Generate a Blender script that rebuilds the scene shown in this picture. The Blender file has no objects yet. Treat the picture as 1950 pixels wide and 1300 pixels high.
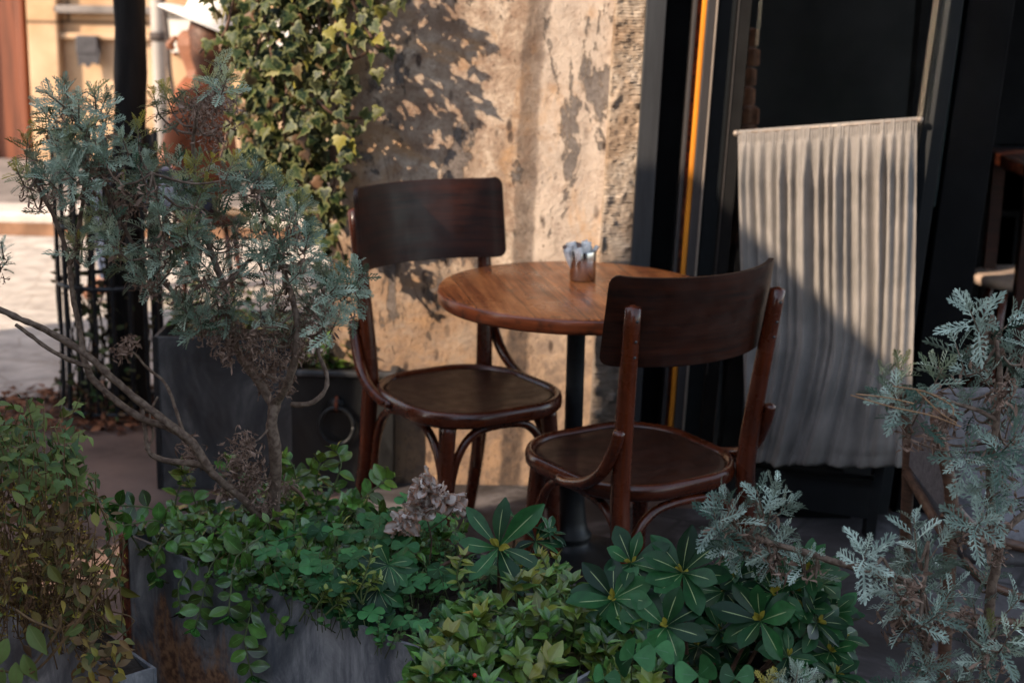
import bpy, math, random
import numpy as np
from mathutils import Vector, Matrix, noise
random.seed(7); RNG = np.random.default_rng(7)
R = math.radians
S = bpy.context.scene
COL = S.collection

# ---------------------------------------------------------------- camera
F, PITCH, ROLL, H = 3000.0, R(14.04), 0.02, 1.58
cam = bpy.data.objects.new('camera', bpy.data.cameras.new('camera')); COL.objects.link(cam)
cam.data.sensor_width = 36; cam.data.lens = 36*F/1950
cam.data.clip_start = .05; cam.data.clip_end = 200
cam.matrix_world = Matrix.Translation((0, 0, H)) @ Matrix.Rotation(R(90)-PITCH, 4, 'X') @ Matrix.Rotation(ROLL, 4, 'Z')
cam.data.dof.use_dof = True; cam.data.dof.focus_distance = 2.72; cam.data.dof.aperture_fstop = 4.6
S.camera = cam
S.render.resolution_x, S.render.resolution_y = 1024, 682

# ---------------------------------------------------------------- sky, sun, exposure
SUN_DIR = Vector((.70, .52, -.48)).normalized()        # the way the light travels
elev = math.asin(-SUN_DIR.z)
w = bpy.data.worlds.new('World'); S.world = w; w.use_nodes = True
nt = w.node_tree; nt.nodes.clear()
sky = nt.nodes.new('ShaderNodeTexSky'); sky.sky_type = 'NISHITA'; sky.sun_disc = False
sky.sun_elevation = elev; sky.sun_rotation = math.atan2(-SUN_DIR.x, -SUN_DIR.y); sky.altitude = 50; sky.dust_density = .8
bg = nt.nodes.new('ShaderNodeBackground'); bg.inputs[1].default_value = .148
ow = nt.nodes.new('ShaderNodeOutputWorld')
hs = nt.nodes.new('ShaderNodeHueSaturation'); hs.inputs['Saturation'].default_value = .62
nt.links.new(sky.outputs[0], hs.inputs['Color']); nt.links.new(hs.outputs[0], bg.inputs[0]); nt.links.new(bg.outputs[0], ow.inputs[0])
sl = bpy.data.lights.new('sun', 'SUN'); sl.energy = 3.3; sl.angle = R(.53); sl.color = (1, .80, .60)
sun = bpy.data.objects.new('sun', sl); COL.objects.link(sun)
sun.rotation_euler = SUN_DIR.to_track_quat('-Z', 'Y').to_euler()
S.view_settings.view_transform = 'Standard'; S.view_settings.look = 'None'
S.view_settings.exposure = 1.4; S.view_settings.gamma = 1
S.render.engine = 'CYCLES'
S.cycles.max_bounces = 6; S.cycles.transparent_max_bounces = 6; S.cycles.caustics_reflective = False; S.cycles.caustics_refractive = False

# ---------------------------------------------------------------- helpers
def ray(px, py):
    x, y = (px-975)/F, -(py-650)/F
    c, s = math.cos(ROLL), math.sin(ROLL)
    x, y = x*c-y*s, x*s+y*c
    return Vector((x, math.cos(PITCH)+y*math.sin(PITCH), -math.sin(PITCH)+y*math.cos(PITCH)))
def at(px, py, Y):
    r = ray(px, py); return Vector((0, 0, H)) + r*(Y/r.y)
def atz(px, py, Z):
    r = ray(px, py); return Vector((0, 0, H)) + r*((Z-H)/r.z)

def tag(o, label=None, cat=None, group=None, kind=None):
    if label: o['label'] = label
    if cat: o['category'] = cat
    if group: o['group'] = group
    if kind: o['kind'] = kind
    return o
def empty(name, loc, label, cat, group=None, rz=0):
    o = bpy.data.objects.new(name, None); COL.objects.link(o)
    o.location = loc; o.rotation_euler = (0, 0, rz); o.empty_display_size = .05
    return tag(o, label, cat, group)
def copy_tree(o, parent=None):
    c = o.copy(); COL.objects.link(c); c.parent = parent
    for ch in list(o.children): copy_tree(ch, c)
    return c

class MB:
    """collects geometry; build() links it as one mesh object"""
    def __init__(s): s.v = []; s.f = []; s.att = {}; s.smooth = True; s.n = 0
    def add(s, verts, faces, **att):
        verts = np.asarray(verts, float).reshape(-1, 3); b = s.n
        s.v.append(verts); s.n += len(verts)
        s.f += [tuple(int(i)+b for i in f) for f in faces]
        for k in set(list(s.att)+list(att)):
            if k not in s.att: s.att[k] = [np.zeros(b)]
            val = att.get(k, 0)
            s.att[k].append(np.broadcast_to(np.asarray(val, float), (len(verts),)).copy())
    def build(s, name, mat, parent=None, smooth=None, loc=None, bevel=0, seg=2, origin=None):
        V = np.concatenate(s.v) if s.v else np.zeros((0, 3))
        if origin is not None: V = V-np.array(origin)
        me = bpy.data.meshes.new(name); me.from_pydata(V.tolist(), [], s.f); me.update()
        for k, l in s.att.items():
            a = me.attributes.new(k, 'FLOAT', 'POINT'); a.data.foreach_set('value', np.concatenate(l).astype(np.float32))
        sm = s.smooth if smooth is None else smooth
        me.polygons.foreach_set('use_smooth', [sm]*len(me.polygons))
        me.materials.append(mat)
        o = bpy.data.objects.new(name, me); COL.objects.link(o)
        if origin is not None: o.location = origin
        if loc is not None: o.location = loc
        if parent: o.parent = parent
        if bevel:
            m = o.modifiers.new('bevel', 'BEVEL'); m.width = bevel; m.segments = seg; m.limit_method = 'ANGLE'; m.angle_limit = R(35)
            try:
                m.harden_normals = False
            except Exception: pass
        return o
    def box(s, lo, hi):
        x0, y0, z0 = lo; x1, y1, z1 = hi
        s.add([(x0,y0,z0),(x1,y0,z0),(x1,y1,z0),(x0,y1,z0),(x0,y0,z1),(x1,y0,z1),(x1,y1,z1),(x0,y1,z1)],
              [(0,3,2,1),(4,5,6,7),(0,1,5,4),(1,2,6,5),(2,3,7,6),(3,0,4,7)]); return s
    def hexa(s, b, t):
        """8 corners: b, t = 4 bottom and 4 top points counter-clockwise from above"""
        s.add(list(b)+list(t), [(0,3,2,1),(4,5,6,7),(0,1,5,4),(1,2,6,5),(2,3,7,6),(3,0,4,7)]); return s
    def tube(s, pts, rad, n=10, sub=4, rough=0, flat=1.0, **att):
        P = [Vector(p) for p in pts]
        if not hasattr(rad, '__len__'): rad = [rad]*len(P)
        if len(P) > 2 and sub > 1:                                # Catmull-Rom
            Q, q = [], []
            for i in range(len(P)-1):
                p0, p1, p2, p3 = P[max(i-1, 0)], P[i], P[i+1], P[min(i+2, len(P)-1)]
                for k in range(sub):
                    t = k/sub
                    Q.append(.5*((2*p1)+(p2-p0)*t+(2*p0-5*p1+4*p2-p3)*t*t+(3*p1-p0-3*p2+p3)*t**3)); q.append(rad[i]*(1-t)+rad[i+1]*t)
            Q.append(P[-1]); q.append(rad[-1]); P, rad = Q, q
        T = [(P[min(i+1, len(P)-1)]-P[max(i-1, 0)]).normalized() for i in range(len(P))]
        u = T[0].orthogonal().normalized(); vs = []
        for i, p in enumerate(P):
            u = (u-T[i]*u.dot(T[i])).normalized(); v = T[i].cross(u)
            for k in range(n):
                a = 2*math.pi*k/n; r = rad[i]*(1+rough*noise.noise(Vector((p.x*60+k*1.3, p.y*60, p.z*60))))
                vs.append(p+(u*math.cos(a)+v*math.sin(a)*flat)*r)
        m = len(P); fs = [(i*n+k, i*n+(k+1) % n, (i+1)*n+(k+1) % n, (i+1)*n+k) for i in range(m-1) for k in range(n)]
        # rounded ends
        for e, sg in ((0, -1), (m-1, 1)):
            c = P[e]+T[e]*sg*rad[e]*.45; vs.append(c); ci = len(vs)-1
            for k in range(n):
                a, b = e*n+k, e*n+(k+1) % n
                fs.append((a, ci, b) if sg < 0 else (a, b, ci))
        s.add([tuple(x) for x in vs], fs, **att); return s
    def lathe(s, prof, c=(0, 0, 0), n=40):
        vs = []; m = len(prof)
        for r, z in prof:
            for k in range(n):
                a = 2*math.pi*k/n; vs.append((c[0]+r*math.cos(a), c[1]+r*math.sin(a), c[2]+z))
        fs = [(i*n+k, i*n+(k+1) % n, (i+1)*n+(k+1) % n, (i+1)*n+k) for i in range(m-1) for k in range(n)]
        fs.append(tuple(range(n-1, -1, -1))); fs.append(tuple((m-1)*n+k for k in range(n)))
        s.add(vs, fs); return s
    def loft(s, rings, cap0=True, cap1=True):
        n = len(rings[0]); vs = [p for r in rings for p in r]; m = len(rings)
        fs = [(i*n+k, i*n+(k+1) % n, (i+1)*n+(k+1) % n, (i+1)*n+k) for i in range(m-1) for k in range(n)]
        if cap0: fs.append(tuple(range(n-1, -1, -1)))
        if cap1: fs.append(tuple((m-1)*n+k for k in range(n)))
        s.add(vs, fs); return s

# ---------------------------------------------------------------- materials
class Mt:
    def __init__(s, name, rough=.6, metal=0, spec=.5, coat=0, trans=0):
        s.m = bpy.data.materials.new(name); s.m.use_nodes = True; s.nt = s.m.node_tree
        s.b = s.nt.nodes['Principled BSDF']
        s.b.inputs['Roughness'].default_value = rough; s.b.inputs['Metallic'].default_value = metal
        s.b.inputs['Specular IOR Level'].default_value = spec; s.b.inputs['Coat Weight'].default_value = coat
        s.b.inputs['Coat Roughness'].default_value = .15
        s.tc = s.nt.nodes.new('ShaderNodeTexCoord')
    def co(s, scale=(1, 1, 1), kind='Object', rot=(0, 0, 0)):
        m = s.nt.nodes.new('ShaderNodeMapping'); m.inputs['Scale'].default_value = scale; m.inputs['Rotation'].default_value = rot
        s.nt.links.new(s.tc.outputs[kind], m.inputs[0]); return m.outputs[0]
    def rco(s, scale, rz):
        a = s.co((1, 1, 1), rot=(0, 0, rz)); m = s.nt.nodes.new('ShaderNodeMapping'); m.inputs['Scale'].default_value = scale
        s.nt.links.new(a, m.inputs[0]); return m.outputs[0]
    def noise(s, sc, det=5, vec=None, rough=.55, dist=0):
        n = s.nt.nodes.new('ShaderNodeTexNoise'); n.inputs['Scale'].default_value = sc; n.inputs['Detail'].default_value = det
        n.inputs['Roughness'].default_value = rough; n.inputs['Distortion'].default_value = dist
        s.nt.links.new(vec or s.co(), n.inputs['Vector']); return n.outputs['Fac']
    def vor(s, sc, vec=None, feat='F1', rand=1):
        n = s.nt.nodes.new('ShaderNodeTexVoronoi'); n.feature = feat; n.inputs['Scale'].default_value = sc
        n.inputs['Randomness'].default_value = rand
        s.nt.links.new(vec or s.co(), n.inputs['Vector']); return n.outputs['Distance']
    def wave(s, sc, vec=None, dist=4, det=3, typ='BANDS', d='X', dsc=1):
        n = s.nt.nodes.new('ShaderNodeTexWave'); n.wave_type = typ; n.bands_direction = d
        n.inputs['Scale'].default_value = sc; n.inputs['Distortion'].default_value = dist; n.inputs['Detail'].default_value = det
        n.inputs['Detail Scale'].default_value = dsc
        s.nt.links.new(vec or s.co(), n.inputs['Vector']); return n.outputs['Fac']
    def ramp(s, fac, stops):
        n = s.nt.nodes.new('ShaderNodeValToRGB'); cr = n.color_ramp
        while len(cr.elements) < len(stops): cr.elements.new(.5)
        for e, (p, c) in zip(cr.elements, stops):
            e.position = p; e.color = (c, c, c, 1) if not hasattr(c, '__len__') else (*c, 1)
        s.nt.links.new(fac, n.inputs[0]); return n.outputs[0]
    def mix(s, fac, a, b, mode='MIX'):
        n = s.nt.nodes.new('ShaderNodeMix'); n.data_type = 'RGBA'; n.blend_type = mode
        for ix, v in ((0, fac), (6, a), (7, b)):
            sock = n.inputs[ix]
            if isinstance(v, (int, float)): sock.default_value = v if ix == 0 else (v, v, v, 1)
            elif isinstance(v, tuple): sock.default_value = (*v, 1)
            else: s.nt.links.new(v, sock)
        return n.outputs[2]
    def math(s, op, a, b=0.0, c=0.0):
        n = s.nt.nodes.new('ShaderNodeMath'); n.operation = op
        for i, v in enumerate((a, b, c)):
            if isinstance(v, (int, float)): n.inputs[i].default_value = v
            else: s.nt.links.new(v, n.inputs[i])
        return n.outputs[0]
    def attr(s, name):
        n = s.nt.nodes.new('ShaderNodeAttribute'); n.attribute_name = name; return n.outputs['Fac']
    def xyz(s, kind='Object'):
        n = s.nt.nodes.new('ShaderNodeSeparateXYZ'); s.nt.links.new(s.tc.outputs[kind], n.inputs[0]); return n.outputs
    def col(s, c):
        if isinstance(c, tuple): s.b.inputs['Base Color'].default_value = (*c, 1)
        else: s.nt.links.new(c, s.b.inputs['Base Color'])
        return s
    def rough(s, r): s.nt.links.new(r, s.b.inputs['Roughness']); return s
    def bump(s, h, st=.3, d=.002):
        n = s.nt.nodes.new('ShaderNodeBump'); n.inputs['Strength'].default_value = st; n.inputs['Distance'].default_value = d
        s.nt.links.new(h, n.inputs['Height']); s.nt.links.new(n.outputs[0], s.b.inputs['Normal']); return s

MAT = {}
def simple(name, c, rough=.6, var=.3, sc=20, metal=0, bump=.2, bd=.001, c2=None, coat=0, kind='Object', stretch=(1, 1, 1), spec=.5):
    m = Mt(name, rough, metal, coat=coat, spec=spec); v = m.co(stretch, kind)
    n = m.noise(sc, 6, v); d = c2 or tuple(x*(1-var) for x in c)
    m.col(m.ramp(n, [(.38, d), (.62, c)])); m.rough(m.ramp(n, [(.3, min(1, rough+.12)), (.7, max(.02, rough-.08))]))
    if bump: m.bump(n, bump, bd)
    MAT[name] = m.m; return m.m

def wood(name, dark, light, sc=(18, 18, 1.4), rough=.3, coat=.2, bump=.08, spec=.35):
    m = Mt(name, rough, coat=coat, spec=spec); v = m.co(sc)
    g = m.noise(1.0, 8, v, .68, .35); g2 = m.noise(3.1, 6, v, .7)
    f = m.mix(.35, g, g2); c = m.ramp(f, [(.36, dark), (.62, light)])
    big = m.noise(6, 4); c = m.mix(m.ramp(big, [(.45, 0.0), (.7, .25)]), c, tuple(x*.45 for x in dark))
    # worn edges and scratches show the raw reddish wood
    scr = m.noise(5, 10, m.co((2, 2, 30)), .75)
    c = m.mix(m.ramp(scr, [(.66, 0.0), (.72, .5)]), c, tuple(min(1, x*1.9) for x in light))
    m.col(c); m.rough(m.ramp(m.noise(25, 5), [(.3, rough-.08), (.75, rough+.18)])); m.bump(f, bump, .001)
    MAT[name] = m.m; return m.m
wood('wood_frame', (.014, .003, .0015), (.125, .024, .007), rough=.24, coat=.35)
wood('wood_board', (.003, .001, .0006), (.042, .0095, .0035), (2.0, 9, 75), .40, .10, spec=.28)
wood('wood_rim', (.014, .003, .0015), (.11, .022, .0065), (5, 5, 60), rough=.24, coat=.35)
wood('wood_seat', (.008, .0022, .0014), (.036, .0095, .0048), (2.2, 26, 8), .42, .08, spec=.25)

def tabletop():
    m = Mt('tabletop', .3, coat=.12, spec=.4); rz = R(-12); v = m.rco((46, 2.6, 1), rz)
    sep = m.nt.nodes.new('ShaderNodeSeparateXYZ'); m.nt.links.new(m.rco((1, 1, 1), rz), sep.inputs[0]); x = m.math('ADD', sep.outputs[0], .531)
    board = m.math('FLOOR', m.math('MULTIPLY', x, 8.5))
    wn = m.nt.nodes.new('ShaderNodeTexWhiteNoise'); wn.noise_dimensions = '1D'; m.nt.links.new(board, wn.inputs['W'])
    g = m.noise(1.0, 8, v, .72, .6); g2 = m.noise(1.0, 6, m.rco((150, 9, 1), rz), .7); g3 = m.noise(1.0, 4, m.rco((12, 1.6, 1), rz), .6, .5)
    f = m.mix(.35, m.mix(.4, g, g2), g3)
    c = m.ramp(f, [(.40, (.085, .018, .006)), (.48, (.42, .115, .028)), (.58, (.78, .27, .078))])
    c = m.mix(m.math('MULTIPLY', wn.outputs[0], .40), c, (.15, .042, .014))
    fr = m.math('FRACT', m.math('MULTIPLY', x, 8.5)); seam = m.math('LESS_THAN', fr, .022)
    c = m.mix(m.math('MULTIPLY', seam, .75), c, (.03, .01, .005))
    c = m.mix(m.ramp(m.noise(17, 5), [(.62, 0.0), (.68, .5)]), c, (.06, .02, .008))
    m.col(c); m.rough(m.ramp(m.noise(9, 6), [(.35, .22), (.65, .42)])); m.bump(f, .06, .001); MAT['tabletop'] = m.m
tabletop()
def rimmat():
    m = Mt('table_rim', .35, coat=.3); c = m.ramp(m.noise(1, 8, m.co((6, 6, 70)), .7, .4), [(.35, (.08, .016, .005)), (.65, (.40, .085, .022))])
    c = m.mix(m.ramp(m.noise(22, 6), [(.55, 0.0), (.68, .8)]), c, (.04, .014, .008)); m.col(c); m.bump(m.noise(60, 4), .15, .001); MAT['table_rim'] = m.m
rimmat()
simple('black_iron', (.020, .022, .025), .42, .4, 30, .3, .3)
simple('black_metal', (.012, .014, .016), .45, .35, 12, .0, .1, spec=.25)
simple('jamb_metal', (.05, .052, .056), .42, .45, 6, .2, .15, stretch=(6, 6, .5))
simple('leaf_metal', (.055, .05, .05), .4, .3, 8, .2, .1, stretch=(6, 6, .5))
simple('orange_strip', (.75, .26, .012), .5, .3, 10, stretch=(3, 3, .4))
simple('edge_metal', (.30, .25, .21), .45, .3, 14, .3, stretch=(3, 3, .4))
simple('steel', (.62, .60, .58), .16, .12, 14, 1.0, .05, stretch=(1, 1, 12))
simple('paper', (.88, .86, .83), .85, .08, 60, c2=(.74, .71, .68))
simple('paper_print', (.24, .17, .15), .85, .4, 80)
simple('rust', (.26, .062, .024), .85, .65, 60, bump=.8, bd=.003, c2=(.05, .016, .01))
simple('soil', (.045, .032, .022), .95, .6, 40, bump=1, bd=.01)
simple('bark_dark', (.010, .007, .0055), .95, .6, 22, bump=1, bd=.012, stretch=(1, 1, .2))
simple('stem_brown', (.20, .14, .10), .8, .6, 90, bump=.8, bd=.002, c2=(.09, .055, .038))
simple('stem_green', (.10, .13, .04), .6, .4, 60)
simple('stem_red', (.12, .06, .035), .7, .5, 80, bump=.4)
simple('rattan', (.13, .065, .038), .45, .5, 30, bump=.3, stretch=(1, 1, 6))
simple('wicker', (.17, .155, .16), .7, .35, 120, bump=.5)
simple('cushion', (.17, .165, .175), .9, .2, 120, bump=.4)
simple('deep_black', (.0035, .0035, .004), .7, .3, 8, bump=.05, spec=.12)  # deep black; also carries painted shade on the left stile and pier base
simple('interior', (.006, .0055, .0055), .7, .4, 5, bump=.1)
simple('skin', (.26, .11, .06), .55, .15, 20, bump=.05)
simple('hair', (.10, .035, .015), .6, .5, 60, bump=.3)
simple('orange_cloth', (.22, .065, .025), .85, .3, 14, bump=.3)
simple('white_cloth', (.80, .78, .75), .85, .1, 14, bump=.2)
simple('denim', (.05, .07, .12), .85, .3, 60)
simple('white_panel', (.72, .68, .62), .8, .12, 6)
simple('white_pipe', (.55, .50, .46), .6, .25, 12, stretch=(1, 1, .3))
simple('plaque', (.06, .055, .06), .5, .5, 30)
simple('dark_cable', (.05, .035, .03), .7, .3)
simple('orange_wood', (.19, .052, .018), .55, .5, 3, bump=.3, bd=.004, stretch=(9, 9, .5))
simple('kerb_stone', (.62, .56, .50), .85, .25, 6, bump=.4, bd=.004)
simple('concrete', (.24, .21, .19), .9, .45, 3, bump=.3, bd=.004)
simple('pale_seat', (.40, .30, .24), .6, .2, 10)

def plaster():
    m = Mt('plaster', .9, spec=.2); x, y, z = m.xyz()
    n1 = m.noise(5, 8, None, .62, .4); n2 = m.noise(17, 9, None, .72, .5); n3 = m.noise(75, 6, None, .75); big = m.noise(2.1, 5, None, .6, .8)
    c = m.ramp(n1, [(.38, (.27, .185, .13)), (.48, (.43, .32, .235)), (.62, (.62, .50, .39))])
    c = m.mix(m.ramp(n2, [(.46, .0), (.60, .65)]), c, (.24, .145, .095))
    c = m.mix(m.ramp(n3, [(.40, .45), (.52, 0.0)]), c, (.20, .125, .085))
    edge = m.math('ADD', x, m.math('MULTIPLY', n1, .14))
    c = m.mix(m.ramp(edge, [(.10, .0), (.135, .7)]), c, m.ramp(n2, [(.38, (.46, .36, .29)), (.56, (.68, .57, .47))]))
    c = m.mix(m.ramp(m.noise(3.4, 6, None, .65, 1), [(.55, 0.0), (.65, .5)]), c, (.50, .27, .11))
    tide = m.math('ADD', z, m.math('MULTIPLY', big, -.7))
    c = m.mix(m.ramp(tide, [(0, .75), (.28, .45), (.45, 0.0)]), c, m.ramp(n2, [(.40, (.15, .10, .075)), (.58, (.36, .23, .14))]))
    wob = m.math('MULTIPLY_ADD', m.noise(6, 6), .06, -.028)
    sx = m.math('ABSOLUTE', m.math('SUBTRACT', m.math('SUBTRACT', x, m.math('MULTIPLY', z, .034)), wob))
    stain = m.ramp(sx, [(.026, 1.0), (.036, 0.0)])
    low = m.ramp(m.math('ADD', z, m.math('MULTIPLY', n2, .3)), [(.65, 1.0), (1.3, .72)])
    c = m.mix(m.math('MULTIPLY', m.math('MULTIPLY', stain, low), m.ramp(n2, [(.36, 1.0), (.62, .55)])), c, (.07, .052, .045))
    c = m.mix(m.math('MULTIPLY', m.ramp(m.math('ABSOLUTE', m.math('ADD', sx, -.15)), [(.012, .35), (.03, 0.0)]), m.ramp(big, [(.45, 0.0), (.6, 1.0)])), c, (.14, .09, .07))
    pat = m.noise(4.6, 10, m.co((1, 1, .5)), .75, .4)
    c = m.mix(m.ramp(pat, [(.56, 0.0), (.58, .85)]), c, m.ramp(n3, [(.38, (.055, .05, .05)), (.6, (.16, .14, .13))]))
    v = m.vor(15, m.co((1.25, 1, .55), rot=(0, R(24), 0))); c = m.mix(m.math('MULTIPLY', m.ramp(v, [(.11, 1.0), (.20, 0.0)]), m.ramp(n1, [(.42, 0.0), (.52, .95)])), c, (.075, .052, .042))
    v2 = m.vor(60, m.co((1, 1, .6))); c = m.mix(m.math('MULTIPLY', m.ramp(v2, [(.08, .85), (.22, 0.0)]), m.ramp(n2, [(.46, 0.0), (.54, .9)])), c, (.11, .07, .05))
    cr = m.vor(3.2, m.co((1, 1, .7)), 'DISTANCE_TO_EDGE'); c = m.mix(m.math('MULTIPLY', m.ramp(m.math('ADD', cr, m.math('MULTIPLY', n3, .004)), [(.0, .8), (.010, 0.0)]), m.ramp(big, [(.5, 0.0), (.56, .8)])), c, (.12, .08, .06))
    m.col(c); hgt = m.mix(.45, m.mix(.5, n1, n2), n3); hgt = m.mix(m.ramp(pat, [(.56, 0.0), (.58, .6)]), hgt, 0.0)
    m.bump(hgt, 1.0, .014); MAT['plaster'] = m.m
plaster()
def roughstone():
    m = Mt('rough_stone', .92, spec=.2); x, y, z = m.xyz()
    n1 = m.noise(7, 8); n2 = m.noise(34, 8, None, .7)
    c = m.ramp(n1, [(.38, (.36, .25, .17)), (.48, (.50, .38, .28)), (.6, (.64, .54, .44))])
    c = m.mix(m.ramp(n2, [(.44, 0.0), (.6, .5)]), c, (.22, .15, .10))
    rib = m.wave(48, m.co((1, 1, 1)), 1.6, 3, d='Z', dsc=2.0)
    c = m.mix(m.ramp(rib, [(.1, .30), (.5, 0.0)]), c, (.17, .12, .08))
    low = m.math('ADD', z, m.math('MULTIPLY', n1, -.5)); c = m.mix(m.ramp(low, [(.35, .7), (.75, 0.0)]), c, (.19, .165, .15))
    m.col(c); m.bump(m.mix(.55, n2, rib), 1.0, .009); MAT['rough_stone'] = m.m
roughstone()
def zinc(name, rusty=1.0, dark=1.0):
    m = Mt(name, .55, .0, spec=.45); x, y, z = m.xyz()
    n1 = m.noise(3.2, 8, m.co((1, 1, .8)), .68, 1.2); n2 = m.noise(14, 9, m.co((1, 1, .35)), .75, .8); n3 = m.noise(70, 5)
    d = dark
    c = m.ramp(n1, [(.40, (.05*d, .055*d, .062*d)), (.47, (.15*d, .155*d, .165*d)), (.57, (.40*d, .40*d, .40*d))])
    c = m.mix(m.ramp(n2, [(.42, .0), (.62, .75)]), c, (.085*d, .095*d, .115*d))
    c = m.mix(m.ramp(m.noise(26, 9, m.co((1, 1, .2)), .8, .5), [(.60, 0.0), (.66, .6)]), c, (.38*d, .38*d, .38*d))   # lime drips
    c = m.mix(m.ramp(m.vor(22, m.co((1, 1, .22))), [(.05, .75), (.09, 0.0)]), c, (.42*d, .43*d, .43*d))
    if rusty:
        r = m.math('ADD', m.noise(6, 8, m.co((1, 1, .45)), .72, 1.2), m.math('MULTIPLY', m.math('ABSOLUTE', m.math('ADD', x, -.11)), -.9))
        r = m.math('ADD', r, m.math('MULTIPLY', m.math('MAXIMUM', m.math('ADD', z, -.22), 0.0), -1.0)); r = m.math('ADD', r, .075)
        c = m.mix(m.ramp(r, [(.46, 0.0), (.56, .85*rusty)]), c, m.ramp(n3, [(.38, (.16, .06, .024)), (.6, (.52, .26, .115))]))
    m.col(c); m.rough(m.ramp(n2, [(.38, .38), (.7, .75)])); m.bump(m.mix(.5, n2, n3), .35, .002); MAT[name] = m.m
zinc('zinc'); zinc('zinc_plain', 0, .9); zinc('zinc_dark', 0, .26); zinc('zinc_black', 0, .05)

def leafmat(name, c1, c2, vein=None, vw=.16, rough=.4, edge=None, sheen=0, trans=.07, mott=.35, back=None):
    m = Mt(name, rough, spec=.5)
    r = m.attr('rnd'); a = m.attr('across'); n = m.noise(55, 5, m.co())
    c = m.mix(r, c1, c2); c = m.mix(m.ramp(n, [(.35, mott), (.65, 0.0)]), c, tuple(x*.55 for x in c1))
    if edge: c = m.mix(m.ramp(m.math('ADD', a, m.math('MULTIPLY', n, .25)), [(.68, 0.0), (.98, .85)]), c, edge)
    if vein: c = m.mix(m.ramp(a, [(vw*.55, .9), (vw, 0.0)]), c, vein)
    y = m.attr('yell'); c = m.mix(y, c, (.42, .34, .045))
    g = m.attr('dry'); c = m.mix(g, c, (.17, .085, .045))
    if back:
        ge = m.nt.nodes.new('ShaderNodeNewGeometry'); c = m.mix(ge.outputs['Backfacing'], c, back)
    m.col(c); m.bump(n, .25, .001)
    m.b.inputs['Specular IOR Level'].default_value = .6 if rough < .36 else .3
    tr = m.nt.nodes.new('ShaderNodeBsdfTranslucent'); m.nt.links.new(c, tr.inputs[0])
    mx = m.nt.nodes.new('ShaderNodeMixShader'); mx.inputs[0].default_value = trans
    m.nt.links.new(m.b.outputs[0], mx.inputs[1]); m.nt.links.new(tr.outputs[0], mx.inputs[2])
    m.nt.links.new(mx.outputs[0], m.nt.nodes['Material Output'].inputs[0])
    MAT[name] = m.m
leafmat('silver_leaf', (.04, .09, .06), (.64, .78, .66), rough=.6, trans=.07, mott=.6)
leafmat('silver_dark', (.04, .09, .045), (.62, .74, .57), rough=.6, trans=.2, mott=.5)
leafmat('dry_leaf', (.14, .085, .06), (.42, .29, .22), rough=.9, trans=.1)
leafmat('grey_dry', (.24, .22, .20), (.40, .36, .33), rough=.9, trans=.1)
leafmat('vine_leaf', (.004, .028, .005), (.12, .36, .065), vein=(.13, .30, .08), vw=.05, rough=.25, mott=.6)
leafmat('clover_leaf', (.006, .045, .011), (.08, .28, .085), vein=(.08, .18, .09), vw=.05, rough=.5)
leafmat('pitto_leaf', (.003, .022, .008), (.036, .15, .042), vein=(.36, .44, .20), vw=.06, rough=.38, mott=.4)
leafmat('privet_leaf', (.007, .045, .007), (.15, .35, .06), vein=(.16, .28, .08), vw=.05, rough=.3, mott=.6)
leafmat('sprig_leaf', (.13, .21, .03), (.28, .33, .06), vein=(.40, .42, .15), vw=.12, rough=.3)
leafmat('ivy_leaf', (.005, .016, .005), (.035, .060, .014), vein=(.08, .10, .035), vw=.10, rough=.5, edge=(.12, .13, .045), trans=.12)
leafmat('weed_leaf', (.012, .05, .018), (.11, .21, .065), vein=(.10, .15, .06), vw=.08, rough=.5)
leafmat('bloom', (.50, .38, .32), (.85, .78, .72), rough=.9, trans=.2, mott=.2, edge=(.40, .20, .12))

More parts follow.
